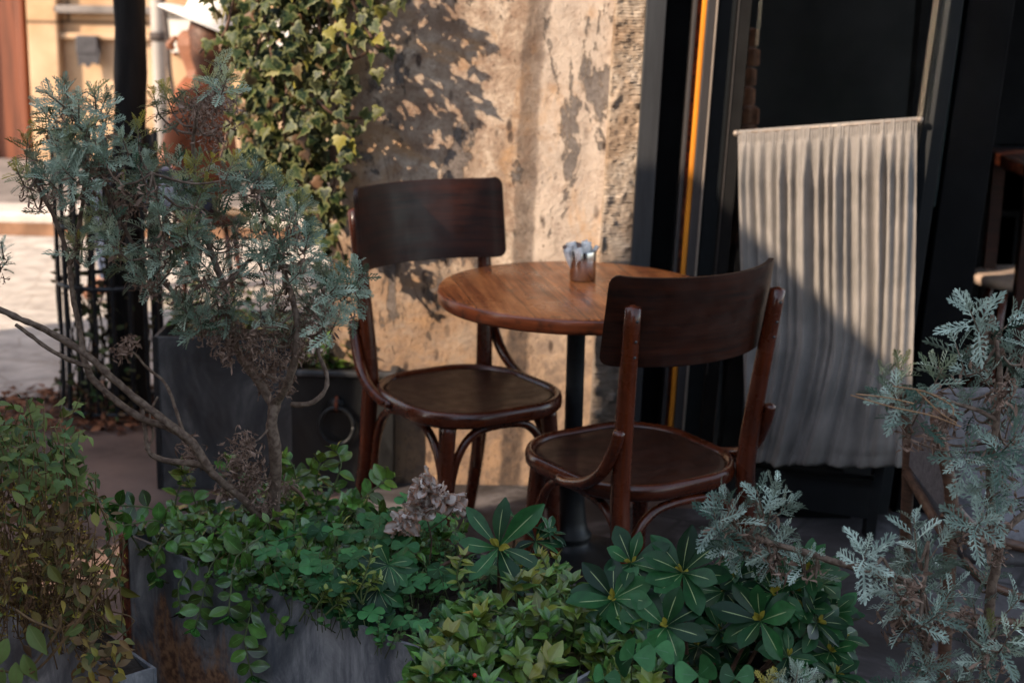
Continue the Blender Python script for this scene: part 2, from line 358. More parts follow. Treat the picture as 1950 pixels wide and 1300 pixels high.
# ---------------------------------------------------------------- ground
def sheet(name, x0, y0, x1, y1, z, mat, res=0, amp=0):
    b = MB()
    nx = max(1, int((x1-x0)/res)) if res else 1; ny = max(1, int((y1-y0)/res)) if res else 1
    vs = [(x0+(x1-x0)*i/nx, y0+(y1-y0)*j/ny, z+(amp*noise.noise(Vector((i*.37, j*.37, 0))) if amp else 0)) for j in range(ny+1) for i in range(nx+1)]
    b.add(vs, [(j*(nx+1)+i, j*(nx+1)+i+1, (j+1)*(nx+1)+i+1, (j+1)*(nx+1)+i) for j in range(ny) for i in range(nx)])
    return tag(b.build(name, mat), kind='structure')
def groundmats():
    m = Mt('earth_paving', .85); n = m.noise(3, 8); n2 = m.noise(24, 6)
    c = m.ramp(n, [(.38, (.075, .046, .036)), (.62, (.20, .125, .095))])
    c = m.mix(m.ramp(n2, [(.4, .0), (.7, .4)]), c, (.12, .08, .065))
    m.col(c); m.bump(n2, .5, .006); MAT['paving'] = m.m
    m = Mt('slab', .8); n = m.noise(4, 8, None, .65, .8); n2 = m.noise(30, 6)
    br = m.nt.nodes.new('ShaderNodeTexBrick'); br.inputs['Scale'].default_value = 1.0; br.inputs['Brick Width'].default_value = .62; br.inputs['Row Height'].default_value = .36
    br.inputs['Mortar Size'].default_value = .008; m.nt.links.new(m.co((1, 1, 1), rot=(0, 0, R(28))), br.inputs['Vector'])
    c = m.ramp(n, [(.38, (.020, .016, .016)), (.5, (.045, .040, .042)), (.62, (.12, .11, .115))])
    c = m.mix(br.outputs['Fac'], c, (.03, .027, .027)); m.col(c); m.bump(m.mix(.5, n2, n), .5, .004); MAT['slab'] = m.m
    m = Mt('street', .85); v = m.co((1, 1, 1)); vo = m.vor(5.5, v); vb = m.vor(5.5, v, 'DISTANCE_TO_EDGE'); n = m.noise(8, 7)
    c = m.ramp(n, [(.3, (.30, .27, .24)), (.7, (.58, .53, .47))]); c = m.mix(m.ramp(vb, [(.01, .35), (.05, 0.0)]), c, (.20, .16, .12))
    m.col(c); m.bump(m.mix(.5, vb, n), .6, .02); MAT['street'] = m.m
groundmats()
sheet('ground', -60, -60, 60, 80, -.008, MAT['paving'])
sheet('pavement', -3.4, 1.0, 1.6, 5.05, 0, MAT['paving'], .08, .006)
# stone slabs on the right
sheet('path', -.50, 3.0, .30, 4.49, .012, MAT['slab'])  # dark slab carried left under the chairs, shade put into its colour
sheet('path', .30, 1.2, 2.6, 4.32, .012, MAT['slab'])
sheet('street', -14, 5.35, -.56, 8.45, .004, MAT['street'])
b = MB().box((-14, 8.47, -.02), (6, 8.80, .13)); tag(b.build('kerb', MAT['kerb_stone'], smooth=False, bevel=.02), kind='structure')
b = MB().box((-14, 8.80, -.02), (6, 10.7, .118)); tag(b.build('pavement', MAT['concrete'], smooth=False), kind='structure')
b = MB().box((-14, 8.452, -.02), (6, 8.468, .075)); tag(b.build('kerb', simple('kerb_riser', (.30, .16, .09), .9, .5, 6), smooth=False), kind='structure')

# ---------------------------------------------------------------- building across the street
def far_house():
    e = empty('stone_house', (-3, 10.7, 0), 'sandstone house front across the sunny street, with string courses', 'building')
    def L(x): return x+3
    m = Mt('sandstone', .9, spec=.2)
    br = m.nt.nodes.new('ShaderNodeTexBrick'); br.inputs['Brick Width'].default_value = 1.15; br.inputs['Row Height'].default_value = .52; br.inputs['Scale'].default_value = 1
    br.inputs['Mortar Size'].default_value = .012
    m.nt.links.new(m.co((1, 1, 1), rot=(R(90), 0, 0)), br.inputs['Vector']); n = m.noise(4, 7); n2 = m.noise(1.2, 4)
    c = m.ramp(n, [(.3, (.36, .215, .11)), (.7, (.56, .37, .22))]); c = m.mix(m.ramp(n2, [(.4, 0.0), (.6, .5)]), c, (.60, .45, .32))
    c = m.mix(br.outputs['Fac'], c, (.16, .10, .06)); m.col(c); m.bump(n, .5, .02); MAT['sandstone'] = m.m
    def pt(name, lo, hi, mat, bev=.01):
        return MB().box((lo[0]+3, lo[1]-10.7, lo[2]), (hi[0]+3, hi[1]-10.7, hi[2])).build(name, MAT[mat], e, smooth=False, bevel=bev)
    pt('wall', (-3.05, 10.7, .1), (6, 11.3, 6), 'sandstone')
    pt('plinth', (-3.07, 10.62, .1), (6, 10.7, .42), 'sandstone')
    pt('string_course', (-3.08, 10.60, 1.10), (6, 10.7, 1.15), 'concrete')
    pt('string_course', (-3.08, 10.64, .93), (6, 10.7, .97), 'sandstone')
    pt('pilaster', (-3.25, 10.60, .1), (-3.05, 11.3, 6), 'sandstone')
    d = pt('door', (-4.8, 10.78, .1), (-3.25, 10.86, 3), 'orange_wood')
    for x in (-3.36, -3.62, -3.9, -4.2): MB().box((x+3, .02, .1), (x+3.05, .08, 2.9)).build('door_moulding', MAT['orange_wood'], d, smooth=False, bevel=.01)
    pt('wall', (-9, 10.7, .1), (-4.8, 11.3, 6), 'sandstone')
    return e
far_house()
def plaque():
    p = at(167, 95, 10.6); e = empty('notice_plate', p, 'small dark square plate with torn lower edge on the sandstone front', 'sign')
    MB().box((-.075, -.02, -.03), (.07, .09, .09)).build('plate', MAT['plaque'], e, smooth=False, bevel=.008)
    b = MB(); vs = [(-.07, -.015, -.03), (-.062, -.015, -.11), (-.03, -.015, -.09), (.0, -.015, -.12), (.03, -.015, -.085), (.07, -.015, -.10), (.085, -.015, -.02), (.07, -.015, .03)]
    b.loft([[tuple(v) for v in vs], [(x, y+.02, z) for x, y, z in vs]]); b.build('torn_poster', MAT['plaque'], e, smooth=False)
plaque()
def pipe():
    x = at(303, 100, 10.45).x; e = empty('drainpipe', (x, 10.45, .12), 'pale round drainpipe on the sandstone wall across the street', 'pipe')
    MB().tube([(0, 0, 0), (0, 0, 6)], .047, 16, 1).build('pipe_run', MAT['white_pipe'], e)
    for z in (.85, 2.4): MB().lathe([(.05, z-.03), (.06, z-.025), (.06, z+.025), (.05, z+.03)], n=18).build('bracket', MAT['dark_cable'], e)
    b = MB().tube([at(306, -30, 10.3), at(318, 60, 10.3), at(325, 150, 10.3), at(350, 280, 10.3), at(365, 340, 10.3)], .016, 8)
    o = b.build('hanging_cable', MAT['dark_cable']); tag(o, 'thin dark cable hanging beside the pale drainpipe', 'cable')
    p0, p1 = at(318, 20, 10.66), at(460, 103, 10.66)
    b = MB().box((p0.x, 10.64, p1.z), (p1.x+.6, 10.69, p0.z)); o = b.build('white_board', MAT['white_panel'], smooth=False, bevel=.005)
    tag(o, 'plain white board fixed to the far wall behind the person in the hat', 'board')
pipe()

# ---------------------------------------------------------------- person seated across the street
def person():
    X, Y = at(385, 80, 7.0).x, 7.0
    e = empty('person', (X, Y, 0), 'person in a wide white hat and orange top seated beyond the ivy, facing left', 'person')
    dz = 1.01-1.0
    # joints: local, facing -X. head centre z 1.18
    J = dict(pel=(.0, 0, .52, .13), sp1=(.0, 0, .64, .125), sp2=(-.01, 0, .78, .13), ch=(-.01, 0, .90, .125), nk=(-.015, 0, 1.005, .055), hd=(-.03, 0, 1.07, .06), h2=(-.045, 0, 1.14, .082), h3=(-.04, 0, 1.21, .075))
    ch = [('pel', 'sp1'), ('sp1', 'sp2'), ('sp2', 'ch'), ('ch', 'nk'), ('nk', 'hd'), ('hd', 'h2'), ('h2', 'h3')]
    for sd, t in ((1, 'l'), (-1, 'r')):
        J['sh'+t] = (-.01, .17*sd, .92, .055); J['el'+t] = (-.09, .22*sd, .68, .040); J['wr'+t] = (-.30, .13*sd, .60, .026); J['pa'+t] = (-.36, .11*sd, .59, .030)
        ch += [('ch', 'sh'+t), ('sh'+t, 'el'+t), ('el'+t, 'wr'+t), ('wr'+t, 'pa'+t)]
        for k, (dy, l) in enumerate(((-.028, .055), (-.010, .068), (.009, .066), (.027, .05))):
            J['f%d%s' % (k, t)] = (-.395, (.11+dy*.9)*sd, .585, .0095); J['g%d%s' % (k, t)] = (-.38-l*.8, (.11+dy)*sd, .565, .0085)
            ch += [('pa'+t, 'f%d%s' % (k, t)), ('f%d%s' % (k, t), 'g%d%s' % (k, t))]
        J['tb'+t] = (-.36, (.11-.045)*sd, .60, .010); J['tc'+t] = (-.40, (.11-.055)*sd, .585, .009); ch += [('pa'+t, 'tb'+t), ('tb'+t, 'tc'+t)]
        J['hp'+t] = (-.02, .09*sd, .50, .095); J['kn'+t] = (-.42, .11*sd, .50, .062); J['an'+t] = (-.40, .11*sd, .09, .040); J['ft'+t] = (-.55, .12*sd, .035, .035)
        ch += [('pel', 'hp'+t), ('hp'+t, 'kn'+t), ('kn'+t, 'an'+t), ('an'+t, 'ft'+t)]
    names = list(J); me = bpy.data.meshes.new('body'); me.from_pydata([J[n][:3] for n in names], [(names.index(a), names.index(b)) for a, b in ch], [])
    o = bpy.data.objects.new('body', me); COL.objects.link(o); o.parent = e; me.materials.append(MAT['skin'])
    o.modifiers.new('skin', 'SKIN'); sv = me.skin_vertices[0].data
    for i, n in enumerate(names): sv[i].radius = (J[n][3],)*2
    sv[0].use_root = True
    sb = o.modifiers.new('sub', 'SUBSURF'); sb.levels = 1; sb.render_levels = 1
    for p in me.polygons: p.use_smooth = True
    # face features
    b = MB().tube([(-.115, 0, 1.17), (-.145, 0, 1.135), (-.125, 0, 1.122)], [.010, .017, .012], 8); b.build('nose', MAT['skin'], e)
    MB().tube([(-.118, -.022, 1.095), (-.124, 0, 1.095), (-.118, .022, 1.095)], .006, 6).build('mouth', MAT['rust'], e)
    for sd in (1, -1): MB().lathe([(.001, -.009), (.009, 0), (.001, .009)], (-.112, .03*sd, 1.16), 10).build('eye', MAT['hair'], e)
    b = MB(); b.lathe([(.04, .93), (.07, .97), (.078, 1.03), (.10, 1.10), (.102, 1.18), (.08, 1.25), (.02, 1.27)], (.035, 0, 0), 20); b.build('hair', MAT['hair'], e)
    # hat: wide brim dipping to the back
    b = MB(); n = 48; rings = []
    for r, z in ((.10, 0), (.14, .0), (.18, -.008), (.20, -.015), (.202, -.022), (.18, -.014), (.14, -.008), (.09, -.006)):
        rings.append([(.035+r*math.cos(2*math.pi*k/n)*1.1, r*math.sin(2*math.pi*k/n), 1.235+z-.44*r*math.cos(2*math.pi*k/n)+.12*r*abs(math.sin(2*math.pi*k/n))) for k in range(n)])
    b.loft(rings, False, False)
    rings = []
    for r, z in ((.102, 0), (.10, .05), (.094, .10), (.075, .125), (.02, .13)):
        rings.append([(.035+r*math.cos(2*math.pi*k/n)*1.1+z*.45, r*math.sin(2*math.pi*k/n), 1.235+z-.44*r*math.cos(2*math.pi*k/n)) for k in range(n)])
    b.loft(rings, False, True); b.build('hat', MAT['white_cloth'], e)
    b = MB(); rings = []
    for z, rx, ry, ox in ((.50, .16, .19, 0), (.62, .145, .18, 0), (.76, .14, .185, -.01), (.88, .135, .20, -.01), (.96, .10, .16, -.012), (1.0, .065, .075, -.014)):
        rings.append([(ox+rx*math.cos(2*math.pi*k/24), ry*math.sin(2*math.pi*k/24), z) for k in range(24)])
    b.loft(rings, True, False)
    for sd in (1, -1): b.tube([(-.01, .15*sd, .93), (-.05, .20*sd, .80), (-.09, .22*sd, .69)], [.075, .07, .062], 12)
    b.build('blouse', MAT['orange_cloth'], e)
    b = MB()
    for sd in (1, -1): b.tube([(.02, .09*sd, .50), (-.22, .10*sd, .51), (-.43, .11*sd, .50), (-.425, .11*sd, .3), (-.41, .11*sd, .12)], [.11, .095, .075, .06, .055], 12)
    b.build('trousers', MAT['denim'], e)
    s = empty('stool', (X+.02, Y, 0), 'low round stool under the seated person in the hat', 'stool')
    MB().lathe([(.16, .36), (.17, .37), (.17, .395), (.16, .40)], n=24).build('seat', MAT['wood_frame'], s)
    for a in (45, 135, 225, 315): MB().tube([(.11*math.cos(R(a)), .11*math.sin(R(a)), .36), (.16*math.cos(R(a)), .16*math.sin(R(a)), .0)], .014, 8, 1).build('leg', MAT['wood_frame'], s)
person()

# ---------------------------------------------------------------- cafe building
WY = 4.5
def cafe():
    e = empty('cafe_building', (0, WY, 0), 'weathered cafe front of stained tan plaster with a rough stone edge', 'building')
    xl, xr = -.545, .235
    # plaster face with an uneven surface and a rounded worn left corner
    b = MB(); nx, nz = 70, 200; vs = []
    for j in range(nz+1):
        z = 5.0*j/nz
        for i in range(nx+1):
            u = i/nx; x = xl+(xr-xl)*u+(.010+.018*u)*z
            d = .010*noise.noise(Vector((x*3, z*3, 0)))+.004*noise.noise(Vector((x*14, z*14, 3)))
            if i < 3: d += (.012, .005, .001)[i]+.01*abs(noise.noise(Vector((0, z*9, 1))))
            vs.append((x, d, z))
    b.add(vs, [(j*(nx+1)+i, j*(nx+1)+i+1, (j+1)*(nx+1)+i+1, (j+1)*(nx+1)+i) for j in range(nz) for i in range(nx)])
    b.build('plaster_face', MAT['plaster'], e)
    # return wall along the lane
    b = MB(); b.hexa([(xl+.01, .02, 0), (xl+.3, .02, 0), (xl+.3, 2.0, 0), (xl+.01, 2.0, 0)], [(xl+.06, .02, 5), (xl+.35, .02, 5), (xl+.35, 2.0, 5), (xl+.06, 2.0, 5)])
    b.build('side_wall', MAT['plaster'], e, smooth=False)
    # rough hewn strip
    b = MB(); nx, nz = 22, 1000; vs = []
    for j in range(nz+1):
        z = 2.2*j/nz
        ln = .026*z
        wob = .008*noise.noise(Vector((5, z*7, 0)))+.004*noise.noise(Vector((5, z*30, 0)))
        for i in range(nx+1):
            u = i/nx; x = .228+ln+(.121+wob)*u
            d = -.018-.006*noise.noise(Vector((x*9, z*4, 7)))-.003*noise.noise(Vector((x*60, z*42, 2)))-.004*noise.noise(Vector((x*120, z*120, 4)))-.0022*math.sin(z*760+5*noise.noise(Vector((x*12, z*6, 1))))*(.4+noise.noise(Vector((x*9, z*5, 3)))+.4)-.010*max(0, noise.noise(Vector((x*30, z*22, 9)))-.25)*(1.6-u)*3
            if i == 0: d = .01
            if i == nx: d = .08
            if i == nx-1: d += .008
            vs.append((x, d, z))
    b.add(vs, [(j*(nx+1)+i, j*(nx+1)+i+1, (j+1)*(nx+1)+i+1, (j+1)*(nx+1)+i) for j in range(nz) for i in range(nx)])
    b.build('stone_edge', MAT['rough_stone'], e)
    # everything over the door: head wall, roof; and the dark room behind
    MB().box((.40, -.02, 2.5), (2.9, .25, 5.0)).build('head_wall', MAT['plaster'], e, smooth=False)
    MB().box((-.5, .02, 5.0), (2.9, 2.0, 5.1)).build('roof', MAT['concrete'], e, smooth=False)
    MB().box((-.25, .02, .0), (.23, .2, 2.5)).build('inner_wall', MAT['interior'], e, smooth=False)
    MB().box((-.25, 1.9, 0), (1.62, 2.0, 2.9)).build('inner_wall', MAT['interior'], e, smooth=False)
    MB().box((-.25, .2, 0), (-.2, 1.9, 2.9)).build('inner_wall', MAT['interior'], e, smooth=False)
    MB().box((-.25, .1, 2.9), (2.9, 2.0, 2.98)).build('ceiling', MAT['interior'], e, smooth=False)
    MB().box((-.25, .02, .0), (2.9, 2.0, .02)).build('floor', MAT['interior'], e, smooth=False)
    return e
cafe()
def vmember(name, px0, px1, lean, Y0, Y1, mat, parent=None, z0=0.0, z1=2.5, ref=240, bevel=.003, origin=None):
    """upright member whose left and right edges pass at px0..px1 on picture row ref; leans by a few thousandths like the old door"""
    o = Vector(origin) if origin is not None else Vector((0, 0, 0))
    a, c = at(px0, ref, Y0), at(px1, ref, Y0)
    def X(p, z): return p.x+lean*(z-p.z)
    B = [(X(a, z0), Y0, z0), (X(c, z0), Y0, z0), (X(c, z0), Y1, z0), (X(a, z0), Y1, z0)]
    T = [(X(a, z1), Y0, z1), (X(c, z1), Y0, z1), (X(c, z1), Y1, z1), (X(a, z1), Y1, z1)]
    return MB().hexa([tuple(Vector(p)-o) for p in B], [tuple(Vector(p)-o) for p in T]).build(name, MAT[mat], parent, smooth=False, bevel=bevel)
def doors():
    LN = .022
    O = (at(1230, 240, 4.5).x, 4.5, 0)
    e = empty('door_jamb', O, 'worn grey metal door jamb beside the rough stone edge', 'door frame')
    vmember('jamb_post', 1217, 1255, LN, 4.452, 4.555, 'jamb_metal', e, origin=O)
    vmember('jamb_recess', 1255.5, 1303, LN, 4.56, 4.66, 'deep_black', e, origin=O)
    # bolt heads and paint chips
    O = (at(1340, 240, 4.45).x, 4.45, 0)
    e = empty('folded_door_leaf', O, 'folded grey metal door leaf with a bright orange edge strip', 'door')
    vmember('outer_stile', 1303, 1311, LN+.01, 4.47, 4.60, 'leaf_metal', e, origin=O)
    vmember('inner_groove', 1311, 1320, LN+.01, 4.49, 4.60, 'rust', e, origin=O)
    vmember('edge_strip', 1319.5, 1328.5, LN+.012, 4.462, 4.60, 'orange_strip', e, origin=O)
    vmember('stile', 1328.5, 1346, LN+.01, 4.455, 4.60, 'leaf_metal', e, origin=O)
    vmember('bead', 1346, 1350, LN+.01, 4.448, 4.60, 'edge_metal', e, origin=O)
    vmember('second_stile', 1350.5, 1385, LN+.01, 4.48, 4.60, 'black_metal', e, origin=O)
    # the curtained leaf stands slightly open: left edge at the back, right edge towards us
    def PY(px): return 4.37-(px-1400)/350*.25
    O = (at(1410, 240, 4.37).x, 4.37, 0)
    e = empty('glazed_door', O, 'black framed glazed door leaf standing ajar, with bronze right stile', 'door')
    def stile(name, px0, px1, mat, lean, t=.045, pr=0, z0=.0):
        Y0, Y1 = PY(px0)-pr, PY(px1)-pr
        a, c = at(px0, 240, Y0), at(px1, 240, Y1)
        def P(p, z, Y): return tuple(Vector((p.x+lean*(z-p.z), Y, z))-Vector(O))
        B = [P(a, z0, Y0), P(c, z0, Y1), P(c, z0, Y1+t), P(a, z0, Y0+t)]; T = [P(a, 2.4, Y0), P(c, 2.4, Y1), P(c, 2.4, Y1+t), P(a, 2.4, Y0+t)]
        return MB().hexa(B, T).build(name, MAT[mat], e, smooth=False, bevel=.003)
    stile('stile', 1385.5, 1410, 'deep_black', .035)  # blacker than the right stile: folded leaf's shade put into its colour
    stile('glazing_bead', 1387, 1388.6, 'leaf_metal', .035, .02, .004, .4)
    stile('stile', 1756, 1778, 'black_metal', .058)
    stile('bronze_bead', 1745, 1755.5, 'edge_metal', .058, .02, .004, .50)
    def rail(name, z0, z1, mat, t=.045, pr=0.0):
        a, c = at(1408, 240, PY(1408)), at(1758, 240, PY(1758))
        B, T = [], []
        for z, L in ((z0, B), (z1, T)):
            xa, xc = a.x+.035*(z-a.z), c.x+.058*(z-c.z); dz = .03
            for (x, y, d) in ((xa, PY(1408)-pr, 0), (xc, PY(1758)-pr, dz), (xc, PY(1758)+t, dz), (xa, PY(1408)+t, 0)): L.append(tuple(Vector((x, y, z+d))-Vector(O)))
        return MB().hexa(B, T).build(name, MAT[mat], e, smooth=False, bevel=.003)
    rail('bottom_rail', .035, .145, 'black_metal'); rail('top_rail', 2.25, 2.37, 'black_metal')
    g = Mt('glass', .015, spec=.5); g.b.inputs['Transmission Weight'].default_value = 1; g.b.inputs['IOR'].default_value = 1.22; g.col((.93, .97, .95)); MAT['glass'] = g.m
    rail('glass_pane', .14, 2.26, 'glass', -.018, -.024)
    # block under the leaf
    p0, p1 = at(1485, 1000, 4.25), at(1622, 1000, 4.25)
    o = MB().box((p0.x, 4.26, .012), (p1.x, 4.50, .10)).build('door_stop', MAT['deep_black'], smooth=False, bevel=.004, origin=((p0.x+p1.x)/2, 4.38, .0))
    tag(o, 'low black block on the floor under the curtained door leaf', 'block')
    # rod
    qa, qc = at(1402, 240, PY(1402)-.035), at(1752, 240, PY(1752)-.035); qn = Vector((qc.y-qa.y, qa.x-qc.x, 0))
    def onp(px, py):
        r_ = ray(px, py); return Vector((0, 0, H))+r_*((qa-Vector((0, 0, H))).dot(qn)/r_.dot(qn))
    ra, rc = onp(1402, 254), onp(1752, 228)
    r = MB().tube([ra, rc], .0045, 10, 1).build('rod', MAT['edge_metal'])
    o = empty('curtain_rod', ra, 'thin curtain rod with small round end knobs across the door glass', 'curtain rod')
    r.parent = o; r.location = -ra
    for q in (ra, rc): MB().lathe([(.001, -.009), (.007, -.006), (.0095, 0), (.007, .006), (.001, .009)], tuple(q-ra), 12).build('end_knob', MAT['edge_metal'], o)
    # curtain on it
    b = MB(); nu, nv = 420, 110; vs = []; acr = []
    ra2, rc2 = ra.lerp(rc, .012), ra.lerp(rc, .985); bl, br = onp(1428, 878), onp(1733, 886)
    ax = (rc2-ra2); ax.normalize(); nrm = Vector((ax.y, -ax.x, 0)).normalized()
    ph = [0]
    rr = random.Random(4)
    K = 18; cent = sorted(rr.uniform(.5, K-.5)/K for _ in range(K))
    cent = [(i+.5+rr.uniform(-.28, .28))/K for i in range(K)]; wd = [rr.uniform(.009, .022) for _ in range(K)]; am = [rr.uniform(.5, 1.25) for _ in range(K)]; dep = [rr.random() for _ in range(K)]
    for j in range(nv+1):
        v = j/nv
        for i in range(nu+1):
            u = i/nu
            # gathered at the rod, folds merge towards the hem, swept left near the bottom
            sw = .55*max(0, (v-.62))**1.3*math.sin(math.pi*min(1, u*1.1))
            h = 0
            for c, w_, a_, d_ in zip(cent, wd, am, dep):
                cc = c+(.5-c)*.03*v+.012*math.sin(v*3+c*9)*v - .055*max(0, v-.55)*(c < .75)
                ww = w_*(1+(.8 if d_ > .4 else .1)*v)
                h += a_*math.exp(-((u-cc)/ww)**2)*(1-(.55*v if d_ < .35 else .12*v))
            amp = .004+.034*min(1, v*7)*(1-.35*max(0, v-.3))
            if v < .035: h = h*.6+.25*math.sin(u*430)
            p = ra2.lerp(rc2, u).lerp(bl.lerp(br, u), v)
            p = p+ax*(.018*math.sin(math.pi*v*1.0)*(.5-u)*-.6 - sw*.55)+nrm*(amp*h)
            crumple = .012*v + .010*noise.noise(Vector((u*9, v*7, 0)))*max(0, v-.5)*2+.016*noise.noise(Vector((u*16+v*6, v*5, 5)))*max(0, v-.72)*3
            p = p+nrm*crumple
            if v > .9: p.z += .010*noise.noise(Vector((u*6, 0, 9)))+.018*max(0, .3-u)
            if v < .012: p = p+Vector((0, 0, .008))
            if .955 < v < .965: p = p-nrm*.003
            vs.append(p)
    b.add([tuple(p) for p in vs], [(j*(nu+1)+i, j*(nu+1)+i+1, (j+1)*(nu+1)+i+1, (j+1)*(nu+1)+i) for j in range(nv) for i in range(nu)])
    m = Mt('linen', .95, spec=.1); v = m.co((1, 1, 1)); n = m.noise(9, 6)
    rib = m.wave(85, m.co((1, .6, 0)), .6, 2)
    c = m.ramp(n, [(.38, (.175, .162, .150)), (.62, (.265, .242, .224))]); c = m.mix(m.ramp(rib, [(.2, .35), (.7, 0.0)]), c, (.15, .14, .13))
    m.col(c); m.bump(rib, .5, .002); m.b.inputs['Sheen Weight'].default_value = .2; MAT['linen'] = m.m
    o = b.build('cafe_curtain', MAT['linen'], origin=tuple(ra)); tag(o, 'gathered grey beige linen half curtain hanging on the glazed door', 'curtain')
    md = o.modifiers.new('thick', 'SOLIDIFY'); md.thickness = .0012
    # casing around the rod: shirred channel
    # black column and posts to the right
    O = (at(1800, 240, 4.5).x, 4.5, 0)
    e = empty('door_post', O, 'dark brown metal post with a thin glass strip right of the curtained door', 'post')
    vmember('post', 1776, 1800, .062, 4.30, 4.42, 'black_metal', e, origin=O)
    vmember('glass_strip', 1800.5, 1810, .06, 4.36, 4.40, 'edge_metal', e, z0=.9, origin=O).data.materials[0] = simple('strip_glass', (.16, .20, .19), .1, .3, 8)
    vmember('post', 1810.5, 1898, .055, 4.32, 4.55, 'deep_black', e, z1=2.7, origin=O)
    # dark partition with a window gap behind, at the right edge
    O = (at(1920, 400, 5.6).x, 5.6, 0)
    e = empty('dark_partition', O, 'black window wall at the right edge looking through to the street', 'wall')
    def pan(x0, y0, x1, y1):
        a, c = at(x0, y0, 5.6), at(x1, y1, 5.6)
        MB().box((a.x-O[0], -.04, min(a.z, c.z)), (c.x-O[0], .04, max(a.z, c.z))).build('panel', MAT['deep_black'], e, smooth=False)
    pan(1780, -300, 1893, 1210); pan(1893.3, 272, 2400, 408); pan(1893.3, 560, 2400, 1210)
    pan(1893.3, 408.3, 1914, 559.7); 
    a = at(1893, 270, 5.5)
    MB().box((a.x-O[0], -.22, a.z-.05), (a.x-O[0]+1.6, -.045, a.z-.02)).build('sill', MAT['black_metal'], e, smooth=False)
doors()
def right_view():
    o = MB().box((1.8, 9.2, 0), (7, 9.5, 4)).build('concrete_wall', simple('pale_concrete', (.50, .43, .38), .9, .35, 3), smooth=False); tag(o, 'grey stained wall glimpsed through the opening at the top right', 'wall')
    a = at(1900, 262, 8.0); o = MB().box((a.x-.4, 7.9, 0), (a.x+3, 8.3, a.z+.10)).build('low_white_wall', MAT['kerb_stone'], smooth=False, bevel=.02); tag(o, 'low white coping catching the sun outside the right opening', 'wall')
    # chair and table silhouettes inside
    c = at(1945, 525, 5.2)
    e = empty('round_stool', (c.x, 5.2, .02), 'pale round stool seat glimpsed in the dark at the right edge', 'stool')
    MB().lathe([(.10, c.z-.05), (.16, c.z-.045), (.165, c.z-.02), (.15, c.z-.012), (.06, c.z-.02)], n=30).build('seat', MAT['pale_seat'], e)
    for k in range(4):
        a = R(45+90*k); MB().tube([(.11*math.cos(a), .11*math.sin(a), c.z-.05), (.17*math.cos(a), .17*math.sin(a), 0)], .014, 8, 1).build('leg', MAT['wood_frame'], e)
    c = at(1950, 300, 5.1)
    e = empty('bar_table', (c.x+.1, 5.1, .02), 'dark high table standing inside the right opening', 'table')
    MB().box((-.16, -.2, c.z-.06), (.5, .25, c.z-.02)).build('tabletop', MAT['wood_board'], e, smooth=False, bevel=.004)
    for x, y in ((-.12, -.16), (-.12, .2), (.45, -.16), (.45, .2)): MB().box((x-.02, y-.02, 0), (x+.02, y+.02, c.z-.06)).build('leg', MAT['wood_board'], e, smooth=False)
right_view()
def brick_pier():
    a, c = at(1418, 240, 4.75), at(1442, 240, 4.75)
    b = MB(); rr = random.Random(3); z = .96; k = 0; b2 = MB().box((a.x-.02, 4.745, .02), (c.x, 4.875, .955))
    while z < 1.36:
        off = rr.uniform(-.008, .008); top = z+.05
        w_ = (c.x-a.x)*max(.15, min(1, (1.50-z)/.5))
        b.box((a.x-.02+off, 4.75+rr.uniform(-.006, .006), z), (a.x+w_+off, 4.87, top)); z = top+.008
    m = Mt('brick', .9); n = m.noise(30, 6); m.col(m.ramp(n, [(.3, (.16, .06, .03)), (.7, (.50, .19, .09))])); m.bump(n, .6, .004); MAT['brick'] = m.m
    o = b.build('brick_pier', m.m, smooth=False, bevel=.006, origin=(a.x, 4.8, 0)); tag(o, 'broken red brick pier seen through the door glass', 'pillar'); b2.build('painted_dark_base', MAT['deep_black'], o, smooth=False, origin=(a.x, 4.8, 0)).location = (0, 0, 0)  # black box under the bricks stands in for the darkness there
brick_pier()

